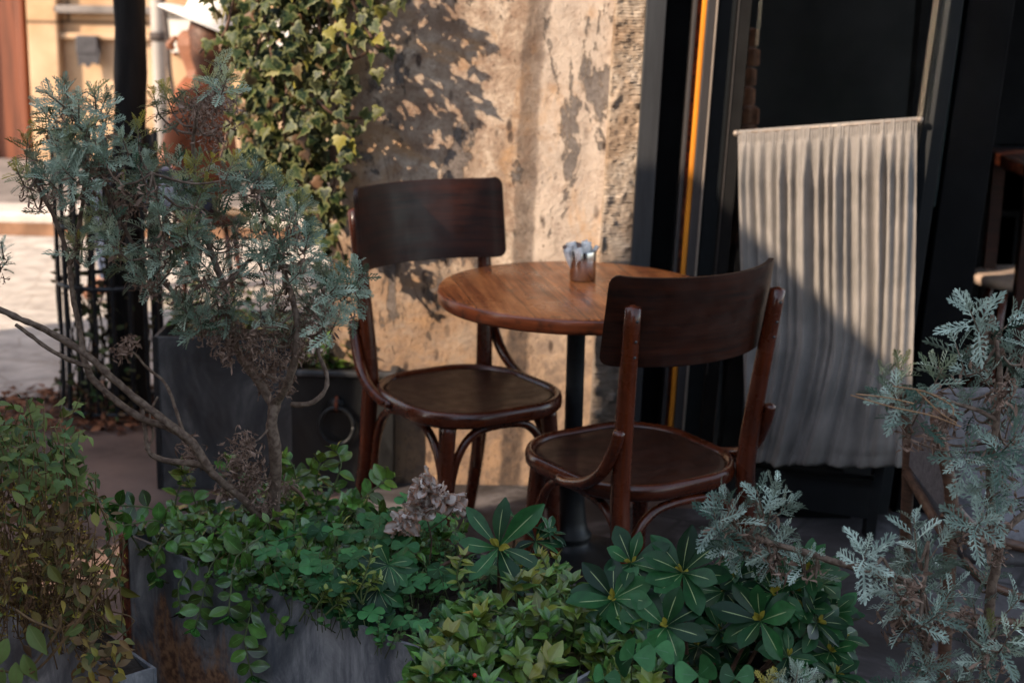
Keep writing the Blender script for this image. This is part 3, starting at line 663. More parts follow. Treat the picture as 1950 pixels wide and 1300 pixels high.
# ---------------------------------------------------------------- unseen shade blockers added out of frame, and the house behind the camera
def off_frame_shade():
    e = empty('shade_wall', (-3, 0, 0), 'plain tan blocker wall added beside the camera to shade the terrace', 'building')  # unseen walls added to cast the shadow edges on the terrace
    MB().box((.05, -9, 0), (.25, 1.0, 4.6)).build('wall', MAT['concrete'], e, smooth=False)
    MB().box((.0, -9, 4.6), (.30, 1.05, 4.7)).build('coping', MAT['concrete'], e, smooth=False)
    MB().hexa([(.1, 1.05, 0), (.25, 1.05, 0), (.25, 2.42, 0), (.1, 2.42, 0)], [(.1, 1.05, 3.08), (.25, 1.05, 3.08), (.25, 2.06, 3.2), (.1, 2.06, 3.2)]).build('low_shade_wall', MAT['concrete'], e, smooth=False)  # slanted end shaped to the shadow edge on the plaster
    e = empty('shade_blocks', (-3, 4, 0), 'unseen blocks added left of the terrace to shade the planters and tree', 'shade_blocks')  # unseen boxes added to keep the sun off planters and trunk
    MB().box((.05, -1.28, 0), (.25, -1.17, 1.93)).build('side_blocker', MAT['orange_wood'], e, smooth=False)
    MB().box((-.9, -1.16, 0), (.25, -.45, 2.28)).build('low_blocker', MAT['orange_wood'], e, smooth=False)
    MB().box((-.9, -.44, 0), (.25, 1.0, 2.75)).build('body', MAT['orange_wood'], e, smooth=False)
    MB().box((-.95, -.5, 2.76), (.30, 1.05, 2.82)).build('roof', MAT['black_metal'], e, smooth=False)  # top slab of the added blocks
    e = empty('house_behind', (0, -9, 0), 'tan house across the lane behind the camera', 'building')
    MB().box((-2.0, -1, 0), (7, 0, 5)).build('wall', simple('dark_brick', (.06, .045, .04), .9), e, smooth=False)
    MB().box((-2.1, -1.1, 5), (7.1, .2, 5.15)).build('cornice', MAT['concrete'], e, smooth=False)
    e = empty('shade_sheet', (1.2, 4.5, 2.6), 'unseen dark sheet added above the cafe door to keep the chairs shaded', 'shade_sheet')  # added over the door to hold sky light off the chairs
    b = MB(); b.add([(-1.0, 0, .12), (1.7, 0, .12), (1.7, -1.25, -.18), (-1.0, -1.25, -.18), (-1.0, -1.27, -.34), (1.7, -1.27, -.34)], [(0, 1, 2, 3), (3, 2, 5, 4)])
    o = b.build('shade_cloth', MAT['deep_black'], e, smooth=False); o.modifiers.new('t', 'SOLIDIFY').thickness = .006
    for x in (-.95, 1.65): MB().tube([(x, 0, -.4), (x, -1.2, -.2)], .012, 8, 1).build('arm', MAT['black_iron'], e)
off_frame_shade()

# ---------------------------------------------------------------- chairs
def rrect(w, d, r, n=10, bow=0, taper=0):
    """rounded seat outline: w,d half sizes; front is +y"""
    pts = []
    for cx, cy, a0 in ((w-r, d-r, 0), (-w+r, d-r, 90), (-w+r, -d+r, 180), (w-r, -d+r, 270)):
        for k in range(n):
            a = R(a0+90*k/(n-1)); x, y = cx+r*math.cos(a), cy+r*math.sin(a)
            x *= 1+taper*y/d; y += bow*(1-(x/w)**2)*(1 if y > 0 else -1)*(abs(y)/d)
            pts.append((x, y))
    return pts
def make_chair(name, label):
    e = empty(name, (0, 0, 0), label, 'chair', 'bentwood chairs at the cafe table')
    SZ = .455
    out = rrect(.205, .205, .145, 14, .010, .03)
    def ring(s, z, dip=0): return [(x*s, y*s, z) for x, y in out]
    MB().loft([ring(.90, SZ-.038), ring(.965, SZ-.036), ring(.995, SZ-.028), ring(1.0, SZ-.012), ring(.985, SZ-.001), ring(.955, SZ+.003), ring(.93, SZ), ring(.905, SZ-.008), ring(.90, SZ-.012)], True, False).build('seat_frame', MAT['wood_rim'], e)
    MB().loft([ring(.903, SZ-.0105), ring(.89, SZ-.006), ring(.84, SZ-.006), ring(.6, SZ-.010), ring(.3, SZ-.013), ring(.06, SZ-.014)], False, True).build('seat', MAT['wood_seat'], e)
    lx, fy, by = .168, .168, -.185
    for sx in (-1, 1):
        o = MB().tube([(sx*.141, .144, SZ-.036), (sx*.150, .152, .30), (sx*.160, .166, .0)], [.0215, .0185, .0135], 16).build('leg', MAT['wood_frame'], e)
    post = {}
    for sx in (-1, 1):
        pts = [(sx*(lx+.004), by-.085, 0), (sx*(lx+.002), by-.035, .20), (sx*lx, by-.008, .38), (sx*(lx-.001), by-.004, .48), (sx*(lx+.007), by-.022, .66), (sx*(lx+.018), by-.048, .872)]
        post[sx] = pts
        MB().tube(pts, [.0145, .018, .021, .021, .0185, .0165], 16).build('leg', MAT['wood_frame'], e)
    # curved back board
    b = MB(); nu, nv = 40, 16; Hh, W, rad, th = .100, .230, .31, .011
    zc = .835; rings = []
    def bp(u, t, off):
        y = -(1-math.cos(u*W/rad))*rad; x = rad*math.sin(u*W/rad)
        nx, ny = math.sin(u*W/rad), math.cos(u*W/rad)          # radial, pointing to the back
        back = by-.047-(t*Hh)*.14
        return (x+nx*off, back-y-off*ny-.021, zc+t*Hh)
    grids = []
    for off in (-th/2, th/2):
        g = []
        for j in range(nv+1):
            t = -1+2*j/nv
            t2 = math.sin(t*math.pi/2); ins = 0
            dz = Hh*(1-abs(t2)); rc = .020
            if dz < rc: ins = rc-math.sqrt(max(0, rc*rc-(rc-dz)**2))
            wv = 1-ins/W
            g.append([bp(math.sin((-1+2*i/nu)*math.pi/2)*wv*1.0, t2*(1-.06*(1-(-1+2*i/nu)**2)*(1 if t2 > 0 else -.6)), off) for i in range(nu+1)])
        grids.append(g)
    n = nu+1; vs = [p for g in grids for row in g for p in row]; N2 = (nu+1)*(nv+1); fs = []
    for j in range(nv):
        for i in range(nu):
            a = j*n+i; fs.append((a, a+1, a+n+1, a+n)); a += N2; fs.append((a, a+n, a+n+1, a+1))
    per = [i for i in range(nu+1)]+[j*n+nu for j in range(1, nv+1)]+[nv*n+i for i in range(nu-1, -1, -1)]+[j*n for j in range(nv-1, 0, -1)]
    for k in range(len(per)): a, c = per[k], per[(k+1) % len(per)]; fs.append((a, a+N2, c+N2, c))
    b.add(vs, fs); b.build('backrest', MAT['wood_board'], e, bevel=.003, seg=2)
    # screws
    for sx in (-1, 1):
        for z in (.845, .80, .765):
            t = (z-.66)/(.872-.66); y = by-.022-(.026)*t
            MB().lathe([(.0035, -.002), (.0035, .0005), (.001, .002)], (0, 0, 0), 10).build('screw', MAT['leaf_metal'], e).matrix_local = Matrix.Translation((sx*(lx+.007+.011*t), y-.0175, z)) @ Matrix.Rotation(R(90), 4, 'X')
    # bentwood arches under the seat: both sides and the front
    def arch(p0, p1, inset):
        p0, p1 = Vector(p0), Vector(p1); pts = []
        for k in range(15):
            t = k/14; a = math.pi*t; c = -math.copysign(abs(math.cos(a))**.62, math.cos(a)); s_ = abs(math.sin(a))**.80
            p = p0.lerp(p1, .5+.5*c); p.z = .17+(SZ-.052-.17)*s_; pts.append(p)
        return pts
    for sx in (-1, 1): MB().tube(arch((sx*(lx-.014), by-.01, 0), (sx*.150, .145, 0), 0), .0105, 12, 2).build('side_arch', MAT['wood_frame'], e)
    MB().tube(arch((-.142, .152, 0), (.142, .152, 0), 0), .0105, 12, 2).build('front_arch', MAT['wood_frame'], e)
    MB().tube(arch((-lx+.012, by-.01, 0), (lx-.012, by-.01, 0), 0), .0105, 12, 2).build('rear_arch', MAT['wood_frame'], e)
    # hip braces curving from the posts onto the seat rim
    for sx in (-1, 1):
        MB().tube([(sx*(lx+.030), by-.034, .600), (sx*(lx+.032), by-.022, .560), (sx*(lx+.036), by+.010, .500), (sx*(lx+.040), by+.055, .462), (sx*(lx+.040), by+.12, .440), (sx*(lx+.036), by+.165, .436)], [.0125, .013, .0135, .0135, .0125, .010], 14).build('brace', MAT['wood_frame'], e)
    return e
def set_frame(o, c, fwd):
    o.location = (c[0], c[1], 0); o.rotation_euler = (0, 0, math.atan2(fwd[1], fwd[0])-math.pi/2)
ch1 = make_chair('bentwood_chair', 'dark bentwood chair against the stained wall, its broad backrest facing the camera')
ch2 = copy_tree(ch1); ch2['label'] = 'dark bentwood chair in front of the curtain, seen from behind'
set_frame(ch1, (-.112, 3.89), (.55, -.835)); set_frame(ch2, (.278, 3.45), (-.54, .84)); ch1.scale = (1.05, 1.05, 1.05); ch2.scale = (1.05, 1.05, .985)
ch2.location.z = .012; ch1.location.z = .004

# ---------------------------------------------------------------- table and cup
def table():
    e = empty('cafe_table', (.163, 3.89, .004), 'round cafe table with a glossy planked wood top on a black iron post', 'table')
    Rr = .353; z1 = .746
    MB().lathe([(Rr-.012, z1-.040), (Rr-.004, z1-.038), (Rr, z1-.032), (Rr, z1-.008), (Rr-.002, z1-.003)], n=128).build('table_edge', MAT['table_rim'], e)
    MB().lathe([(Rr-.0022, z1-.0035), (Rr-.004, z1-.001), (Rr-.008, z1), (Rr*.5, z1+.0001)], n=128).build('tabletop', MAT['tabletop'], e)
    MB().lathe([(.024, .30), (.0235, .5), (.0235, .69), (.05, .70), (.10, .704), (.10, .7055)], n=32).build('post', MAT['black_iron'], e)
    MB().lathe([(.20, .0), (.205, .012), (.17, .022), (.12, .034), (.07, .05), (.052, .066), (.05, .075), (.056, .082), (.056, .09), (.046, .10), (.040, .13), (.036, .17), (.032, .21), (.036, .218), (.040, .226), (.040, .236), (.034, .246), (.029, .26), (.027, .285), (.031, .292), (.031, .302), (.025, .31)], n=48).build('base', MAT['black_iron'], e)
    for k in range(4):
        a = R(20+90*k)
        MB().tube([(.09*math.cos(a), .09*math.sin(a), .704), (.24*math.cos(a), .24*math.sin(a), .7)], .008, 8, 1, flat=.6).build('support_arm', MAT['black_iron'], e)
    # steel cup
    c = atz(1109, 533, .75)
    g = empty('steel_cup', (c.x, c.y, .7505), 'brushed steel cup holding sugar sachets on the table', 'cup')
    n = .0335
    MB().lathe([(n-.003, 0), (n, .002), (n, .076), (n-.0006, .0775), (n-.0018, .076), (n-.0018, .006), (.001, .005)], n=48).build('cup_body', MAT['steel'], g)
    rr = random.Random(11)
    lab = ['white sugar sachet leaning left in the steel cup', 'white sugar sachet standing highest in the steel cup', 'white sugar sachet leaning forward over the cup rim',
           'white sugar sachet at the back of the steel cup', 'white sugar sachet leaning right in the steel cup']
    for k in range(13):
        b = MB(); a = rr.uniform(0, 6.28); rad = rr.uniform(.004, .020); tilt = rr.uniform(.0, .5)
        u = Vector((math.cos(a), math.sin(a), 0)); up = (Vector((0, 0, 1))+u*tilt).normalized(); s_ = Vector((rr.uniform(-1, 1), rr.uniform(-1, 1), 0)); s_ = (s_-up*s_.dot(up)).normalized(); nn = up.cross(s_)
        p0 = Vector((c.x, c.y, .7505))+u*rad*.7+Vector((0, 0, .008)); L = rr.uniform(.080, .096); W = rr.uniform(.011, .016)
        rows = []
        for j in range(7):
            t = j/6; curl = .004*math.sin(t*5+k); th = .0028*math.sin(math.pi*min(1, max(.04, t)))+.0004
            o_ = p0+up*L*t+nn*curl
            rows.append([tuple(o_+s_*W), tuple(o_+nn*th), tuple(o_-s_*W), tuple(o_-nn*th)])
        b.loft(rows); o = b.build('sugar_sachet', MAT['paper'] if k % 5 else MAT['paper_print'], smooth=True, origin=tuple(p0))
        for v in o.data.vertices: pass
        tag(o, 'white paper sugar sachet standing among others in the steel cup' if k % 5 else 'brown printed sugar sachet standing among white ones in the steel cup', 'sachet', 'white sugar sachets in the steel cup' if k % 5 else 'brown printed sachets in the steel cup')
table()

# ---------------------------------------------------------------- leaves
def grid_leaf(prof, nx=2, fold=.12, arch=.18, tipdrop=0.0):
    """leaf blade: prof = half widths along the length (unit length); across attribute 0 at midrib"""
    n = len(prof); vs = []; ac = []
    for j, wd in enumerate(prof):
        t = j/(n-1)
        for i in range(-nx, nx+1):
            u = i/nx; x = u*wd; vs.append((x, t, abs(x)*fold*2-arch*(t-.0)**2+tipdrop*t)); ac.append(max(abs(u), (t-.72)*.9 if t > .72 else 0))
    k = 2*nx+1
    fs = [(j*k+i, j*k+i+1, (j+1)*k+i+1, (j+1)*k+i) for j in range(n-1) for i in range(k-1)]
    return np.array(vs), fs, np.array(ac)
def lobed_leaf(seed, pairs=6, slim=False):
    """silver leaf: narrow rachis with toothed side lobes, each lobe forked"""
    rr = random.Random(seed); vs = []; fs = []
    def quad(a, b, c, d):
        i = len(vs); vs.extend([a, b, c, d]); fs.append((i, i+1, i+2, i+3))
    def strip(p0, p1, w0, w1, z0=0., z1=0.):
        dx, dy = p1[0]-p0[0], p1[1]-p0[1]; l = math.hypot(dx, dy); nx, ny = -dy/l, dx/l
        pm = ((p0[0]+p1[0])/2, (p0[1]+p1[1])/2); wm = max(w0, w1)*1.25; zm = (z0+z1)/2+.008
        i = len(vs)
        vs.extend([(p0[0]+nx*w0, p0[1]+ny*w0, z0), (p0[0]-nx*w0, p0[1]-ny*w0, z0), (pm[0]-nx*wm, pm[1]-ny*wm, zm), (pm[0]+nx*wm, pm[1]+ny*wm, zm), (p1[0]-nx*w1, p1[1]-ny*w1, z1), (p1[0]+nx*w1, p1[1]+ny*w1, z1)])
        fs.append((i, i+1, i+2, i+3)); fs.append((i+3, i+2, i+4, i+5))
    for k in range(6):
        a, b = k/6, (k+1)/6; strip((0, a), (0, b), .016+.020*a, .016+.020*b, .0, .0)
    for k in range(pairs):
        t = .22+.70*k/(pairs-1); L = (.10+.22*math.sin(math.pi*min(1, (t*.95)))**.8)*(1.0 if not slim else .75)
        for sx in (-1, 1):
            a = R(52-22*t+rr.uniform(-6, 6)); l = L*rr.uniform(.85, 1.12)
            p0 = (0, t-.03); p1 = (sx*math.sin(a)*l, t-.03+math.cos(a)*l); z = .10*l+.03
            strip(p0, p1, .017, .011, 0, z)
            if k < pairs-1:
                for q, da in ((.55, 26), (.62, -30)):
                    m = (p0[0]+(p1[0]-p0[0])*q, p0[1]+(p1[1]-p0[1])*q); aa = a+R(da); ll = l*.40
                    strip(m, (m[0]+sx*math.sin(aa)*ll, m[1]+math.cos(aa)*ll), .012, .007, z*q, z)
    strip((0, .95), (0, 1.10), .034, .016)
    v = np.array(vs); v[:, 2] -= .16*v[:, 1]**2
    return v, fs, np.full(len(v), .5)
def fan_leaf(outline, dome=.06, fold=.0):
    vs = [(0, .30, 0)]; ac = [0.]
    for x, y in outline: vs.append((x*.55, .30+(y-.30)*.55, dome*.5)); ac.append(.5)
    for x, y in outline: vs.append((x, y, -dome*.3)); ac.append(1.)
    n = len(outline); fs = [(0, 1+k, 1+(k+1) % n) for k in range(n)]+[(1+k, 1+n+k, 1+n+(k+1) % n, 1+(k+1) % n) for k in range(n)]
    return np.array(vs), fs, np.array(ac)
OVAL = grid_leaf([.02, .14, .235, .27, .26, .205, .11, .012], 3, .10, .16)
ROUNDED = grid_leaf([.03, .16, .27, .32, .32, .28, .18, .03], 3, .08, .10)
PITTO = grid_leaf([.022, .045, .085, .135, .175, .195, .185, .125, .02], 3, .10, .15)
LANCE = grid_leaf([.02, .10, .15, .165, .15, .10, .05, .006], 2, .16, .22)
SILV = [lobed_leaf(i) for i in range(5)]
SLIM = [lobed_leaf(9+i, 4, True) for i in range(2)]
IVY = fan_leaf([(0, 0), (.16, -.10), (.36, -.06), (.50, .12), (.34, .24), (.40, .46), (.20, .50), (.10, .72), (0, 1.0), (-.10, .72), (-.20, .50), (-.40, .46), (-.34, .24), (-.50, .12), (-.36, -.06), (-.16, -.10)])
OBC = grid_leaf([.03, .13, .24, .34, .40, .37, .20], 2, .05, .05)
ROUND = fan_leaf([(.36*math.sin(a), .38-.38*math.cos(a)) for a in [2*math.pi*k/12 for k in range(12)]], .05)
def curl_leaf(seed):
    rr = random.Random(seed); vs = []; n = 9; a = rr.uniform(-1, 1)*5
    for j in range(n):
        t = j/(n-1); ang = a*t; w_ = .075*math.sin(math.pi*(t*.9+.06)); c = (.18*math.sin(ang*1.3), t*.7, .22*math.sin(ang))
        for s_ in (-1, 1): vs.append((c[0]+s_*w_*math.cos(ang*2), c[1], c[2]+s_*w_*math.sin(ang*2)))
    return np.array(vs), [(2*j, 2*j+1, 2*j+3, 2*j+2) for j in range(n-1)], np.full(2*n, .5)
CURL = [curl_leaf(i) for i in range(8)]
RL = random.Random(21)
def put(mb, leaf, pos, d, up, size, rnd=None, yell=0., dry=0., wide=1.):
    v, f, ac = leaf
    d = Vector(d).normalized(); up = Vector(up); x = d.cross(up)
    if x.length < 1e-4: x = d.orthogonal()
    x.normalize(); z = x.cross(d)
    M = np.array([[*x], [*d], [*z]])
    bend = RL.uniform(.2, 2.0); sk = RL.gauss(0, .10); vv = v*np.array([size*wide, size, size*bend]); vv[:, 0] += sk*size*v[:, 1]**2; vv[:, 2] += RL.gauss(0, .06)*size*v[:, 0]*v[:, 1]*4
    mb.add(vv @ M+np.array(pos), f, across=ac, rnd=RL.random() if rnd is None else rnd, yell=yell, dry=dry)
def rv(s=1.): return Vector((RL.gauss(0, s), RL.gauss(0, s), RL.gauss(0, s)))

def shoot(mb, st, tip, axis, L, nl, size, leaves=SILV, dryness=0., yell=0., dry_mb=None):
    """a shoot: stem of length L ending at tip, leaves spiralling and shrinking towards the tip"""
    axis = Vector(axis).normalized(); base = Vector(tip)-axis*L
    if st is not None: st.tube([base, Vector(tip)], [.0016, .001], 5, 1)
    u = axis.orthogonal().normalized(); v = axis.cross(u); ph = RL.uniform(0, 6.28); tone = RL.uniform(.15, .8)
    for k in range(nl):
        t = (k+.5)/nl; a = ph+k*2.4
        out = u*math.cos(a)+v*math.sin(a)
        el = R(78-62*t+RL.uniform(-10, 10))                   # old leaves spread or droop, young ones stand up
        d = axis*math.cos(el)+out*math.sin(el)
        d.z -= .25*(1-t)
        s_ = size*(1.05-.62*t**1.6)*RL.uniform(.8, 1.15)
        y = yell*max(0, t-.15)*2.0*RL.uniform(.6, 1.2)
        if dry_mb is not None and t < .3 and RL.random() < dryness:
            put(dry_mb, RL.choice(CURL), base+axis*L*t, d-Vector((0, 0, .7)), axis, s_*.9); continue
        put(mb, RL.choice(leaves), base+axis*L*t, d, axis, s_, rnd=min(1, max(0, tone+RL.gauss(0, .2))), yell=min(1, y))

def dry_clump(mb, c, r, n, size):
    for _ in range(n):
        p = Vector(c)+Vector((RL.gauss(0, .5)*r, RL.gauss(0, .5)*r, RL.gauss(0, .6)*r)); d = rv(); d.z -= .9
        put(mb, RL.choice(CURL), p, d, rv(), size*RL.uniform(.7, 1.6), wide=RL.uniform(.6, 1.3))

def silver_shrub(name, label, root, branches, tips, drys, Yc, leaf=.050, nl=15, spread=.16, mats=('silver_leaf', 'stem_brown'), group=None, dup=0, thin=0):
    tips = [t for t in tips if RL.random() > thin]
    tips = list(tips)+[(t[0]+RL.gauss(0, 11), t[1]+abs(RL.gauss(0, 11)))+tuple(t[2:]) for t in tips if RL.random() < dup]
    e = empty(name, root, label, 'shrub', group); off = Vector(root)
    st, lf, dr = MB(), MB(), MB(); tw = st; nodes = []
    for pts, r0, r1 in branches:
        P = [at(x, y, Yc+dy)-off for x, y, dy in pts]; m = len(P)
        st.tube(P, [r0+(r1-r0)*i/(m-1) for i in range(m)], 9, 5, rough=.5)
        for i in range(m-1):
            for k in range(4): nodes.append(P[i].lerp(P[i+1], k/4))
        nodes.append(P[-1])
    for t in tips:
        x, y = t[0], t[1]; yell = t[2] if len(t) > 2 else (RL.choice((0, 0, 0, .35)) if y < 520 and x < 700 else 0.); sz = t[3] if len(t) > 3 else 1.
        dy = RL.uniform(-1, 1)*spread; p = at(x, y, Yc+dy)-off
        q = min(nodes, key=lambda n: (n-p).length*(1.0 if n.z < p.z else 1.6))
        outd = (p-q); outd.normalize() if outd.length > .001 else None
        ax = (outd*.9+Vector((0, 0, .9))+rv(.25)).normalized()
        L = leaf*1.15*sz; base = p-ax*L
        mid = q.lerp(base, .55)-Vector((0, 0, .012))
        if (base-q).length > .01: tw.tube([q, mid, base], [.0028, .0022, .0017], 6, 4)
        shoot(lf, tw, p, ax, L, int(nl*RL.uniform(.85, 1.15)), leaf*sz, dryness=.35, yell=yell, dry_mb=dr)
        # brown dead leaves hang below the live tuft
        if RL.random() < .4: dry_clump(dr, base-Vector((0, 0, .015)), leaf*.3, 9, leaf*.5)
    for x, y, r, n in drys:
        p = at(x, y, Yc+RL.uniform(-.5, .5)*spread)-off
        q = min(nodes, key=lambda k: (k-p).length)
        if (p-q).length > .012: tw.tube([q, q.lerp(p, .5)+Vector((0, 0, -.01)), p], [.0025, .002, .0015], 6, 4)
        dry_clump(dr, p, r, int(n*1.5), leaf*.48)
    st.build('branches', MAT[mats[1]], e)
    lf.build('foliage', MAT[mats[0]], e, smooth=False)
    if dr.n: dr.build('dead_foliage', MAT['dry_leaf'], e, smooth=False)
    return e

# big silver shrub growing out of the left end of the zinc trough
tipsL = [(85,175),(125,160),(150,190),(180,170),(205,215),(100,215),(170,235),(228,252),(70,240,.5),(50,262,.5),(105,275),(130,262,.2),(30,320,.95,.8),(52,345,.5),(82,330),(100,362),(150,300),(190,290),(235,270,.3),(215,308),(262,232,.7),(255,300),(235,345),(160,345),(60,305),(130,205),(205,180),(110,310),(180,262),(140,285),
 (310,165,.7),(330,185,.4),(292,178,.8,.8),(420,112,.4),(440,140,.5),(395,140,.7,.8),(375,168,.5),(340,300),(305,292),(280,325),(370,312,.6),(325,345),(290,370),(352,352),(392,345,.5),(430,330),
 (485,305),(512,330),(465,325),(545,345),(440,360),(575,380),(500,370),(535,385),(470,390),(415,385,.3),(395,420),(330,400,.3),(355,425),(310,425),(300,400),(375,440),(340,450),(285,415),
 (560,420),(590,440),(525,425),(585,470),(490,435,.3),(455,430),(500,470),(545,470),(605,480),(470,465),(415,465),(430,500),(380,495),(350,520),(395,530),(300,490),(325,500),(280,520),(245,495),(225,480,.6),(260,480),(300,450),(345,478),
 (540,505),(575,515),(612,520),(650,505),(672,500),(690,520),(640,545),(668,560),(600,555),(560,550),(520,540),(480,520),(455,545),(495,570),(530,585),(585,590),(620,585),(650,590),(430,570),(410,545),(395,575),(365,560),(380,600),(345,585),(440,605),(510,610),(330,560),(560,610),
 (165,425,.4),(190,440,.2),(150,455,.6),(185,400,.3),(205,455),(520,350),(360,375),(405,300,.8,.7),(450,300,.6,.8),(255,345),(280,300),(560,395),(610,505),(475,410),(330,440,.2),(215,420)]
brL = [([(523,1035,.02),(520,960,.02),(526,880,.0),(517,810,-.01),(524,765,.0)], .0135, .010),
 ([(520,775,0),(498,735,.03),(470,700,.05),(448,655,.04),(432,600,0),(425,545,-.04),(402,480,-.02),(380,420,.02),(372,350,.04),(368,270,.03),(378,210,.0),(395,175,.0)], .0085, .003),
 ([(524,770,0),(545,735,-.03),(560,690,-.05),(566,640,-.05),(560,580,-.02),(535,500,0),(510,430,.02),(495,360,.04),(490,325,.03)], .0085, .003),
 ([(555,770,-.02),(590,768,-.03),(618,745,-.02),(622,712,0),(606,670,.02),(612,610,.03),(645,550,.02)], .005, .003),
 ([(448,655,.04),(420,630,.06),(385,600,.05),(350,575,.06),(310,535,.04),(262,480,.02),(240,440,.02),(215,400,.0),(200,350,-.03),(190,300,-.03),(150,240,0)], .005, .0025),
 ([(425,545,-.04),(470,500,-.08),(520,470,-.1),(560,440,-.1)], .004, .002),
 ([(402,480,-.02),(350,460,-.05),(320,430,-.08),(300,370,-.1),(290,330,-.1)], .004, .002),
 ([(518,1010,.0),(480,965,-.02),(445,935,-.03),(410,905,-.04),(385,885,-.03),(345,880,-.02),(305,873,-.02),(283,858,-.02),(276,820,-.01),(270,768,0)], .0095, .0035),
 ([(400,895,-.04),(372,850,-.04),(350,828,-.04),(300,790,-.05),(255,755,-.05),(205,712,-.06),(160,672,-.07),(95,632,-.08),(40,608,-.09),(-20,580,-.1)], .0085, .0055),
 ([(362,840,-.04),(325,815,-.03),(272,797,-.02),(228,768,-.01),(180,725,0),(162,690,0),(154,640,.01),(144,590,.01),(136,545,.01),(130,490,.01),(106,420,0),(88,385,-.01),(74,358,-.01),(72,330,0)], .0075, .0028),
 ([(133,500,.01),(145,470,.0),(152,420,-.01),(163,350,-.02),(166,300,-.02),(172,240,-.02)], .005, .0025),
 ([(172,700,-.06),(130,683,-.07),(90,662,-.08),(60,640,-.08),(30,618,-.09)], .0045, .0035),
 ([(352,830,-.04),(338,790,-.03),(325,750,-.02),(308,722,-.01),(280,700,0),(262,678,.0),(246,665,0)], .0035, .002),
 ([(276,855,-.02),(292,830,-.01),(285,790,0),(300,755,.01)], .003, .002)]
drL = [(400,205,.030,60),(425,190,.028,46),(385,235,.032,60),(410,255,.03,50),(365,200,.02,26),(180,330,.02,22),(235,370,.02,22),(455,460,.02,22),
 (345,555,.025,34),(300,545,.022,26),(240,395,.022,20),(470,640,.028,54),(435,665,.026,48),(500,650,.03,60),(545,640,.03,60),(590,610,.03,44),(410,640,.024,36),(520,690,.028,55),(540,735,.022,44),(505,720,.02,34),(480,690,.02,30),(615,600,.02,24),(570,665,.022,30),
 (465,845,.024,70),(450,885,.028,80),(485,905,.028,80),(470,935,.024,60),(430,930,.02,40),(540,925,.018,36),(362,850,.014,34),(365,872,.012,26),(247,650,.011,30),(232,668,.011,30),(505,960,.02,36)]
rootL = atz(523, 1035, .43)
sh = silver_shrub('silver_shrub', 'tall grey green shrub with bare twisted branches in the left end of the zinc trough', rootL, brL, tipsL, drL, 2.90, .047, 14, .15, ('silver_dark', 'stem_brown'), dup=.12)

# silver shrubs on the right
tipsR = [(1845,585,0,1.2),(1900,580,0,1.2),(1938,600,0,1.2),(1815,640,0,1.1),(1870,640,0,1.1),(1925,660,0,1.1),(1795,700,.2),(1850,690),(1900,705),(1945,720),(1835,740),(1880,755),(1930,770),
 (1680,705,.2,.8),(1700,745,.1,.9),(1720,690,.5,.8),(1745,715,.3,.9),(1780,690,.2),(1700,790,0,.8),(1735,780,0,.9),(1765,750),(1715,720,.3,.8),(1810,780),
 (1850,820,0,1.1),(1895,810,0,1.1),(1935,830,0,1.1),(1835,870),(1880,880),(1925,890),(1860,930),(1905,935),(1850,900),(1870,990),(1890,1060),(1945,950),(1960,640),(1960,780)]
brR = [([(1880,1210,0),(1885,1140,0),(1897,1075,0),(1905,1020,.01),(1888,960,.01),(1885,880,0),(1898,800,-.01),(1905,720,0),(1895,640,.01),(1890,600,.01)], .0095, .003),
 ([(1905,1020,.01),(1930,995,.02),(1965,965,.03)], .006, .005),
 ([(1898,800,-.01),(1860,780,-.02),(1810,765,-.03),(1760,745,-.04),(1710,740,-.04)], .004, .002)]
silver_shrub('silver_shrub', 'tallest silver leaved shrub at the right edge, rising in front of the rattan chair', atz(1880, 1210, .40), brR, tipsR,
    [(1800,790,.014,34),(1785,830,.013,28),(1915,745,.02,30),(1880,1020,.016,26),(1845,1020,.016,26),(1895,990,.014,20),(1905,1055,.012,16)], 2.46, .056, 11, .12, thin=.22)
tips2 = [(1740,985,0,1.1),(1775,990,0,1.1),(1650,1045,0,1.05),(1690,1050,0,1.05),(1800,1020,0,1.05),(1715,1060),(1755,1045),(1790,1075),(1665,1090),(1725,1110),(1770,1120),(1820,1110),(1690,1140),(1740,1160),(1800,1160),(1850,1130),
 (1840,1200),(1890,1190,.2),(1935,1190,.2),(1700,1210),(1760,1215),(1920,1240,.1),(1870,1240,.1),(1820,1250),(1770,1270),(1715,1275),(1940,1280),(1880,1290),(1830,1300),(1740,1310),(1690,1320),(1650,1320),(1950,1130)]
br2 = [([(1765,1330,0),(1762,1230,0),(1755,1150,0),(1762,1090,0),(1768,1030,0)], .006, .0025), ([(1758,1120,0),(1725,1105,-.02),(1700,1090,-.03),(1680,1060,-.03)], .004, .0022), ([(1762,1230,0),(1820,1180,.01),(1870,1200,.02),(1900,1240,.02)], .004, .0022)]
silver_shrub('silver_shrub', 'low bushy silver shrub in the bottom right corner with pale toothed leaves', atz(1765, 1340, .38), br2, tips2, [(1740,1120,.016,22),(1700,1180,.018,24),(1780,1180,.016,20),(1830,1160,.016,20)], 2.36, .056, 11, .14, thin=.3)
tips3 = [(1375,940,0,1.0),(1408,925,0,1.1),(1440,930,0,1.0),(1478,925,0,1.05),(1505,955,0,1.0),(1360,975),(1350,1010,0,.9),(1420,965),(1465,965),(1520,990),(1535,1020,0,.9),(1400,1000),(1450,1005),(1490,1010),(1380,1045,0,.9),(1430,1045),(1475,1050),(1520,1055,0,.9),(1550,1050,0,.8),(1400,1075,0,.8),(1450,1085,0,.9)]
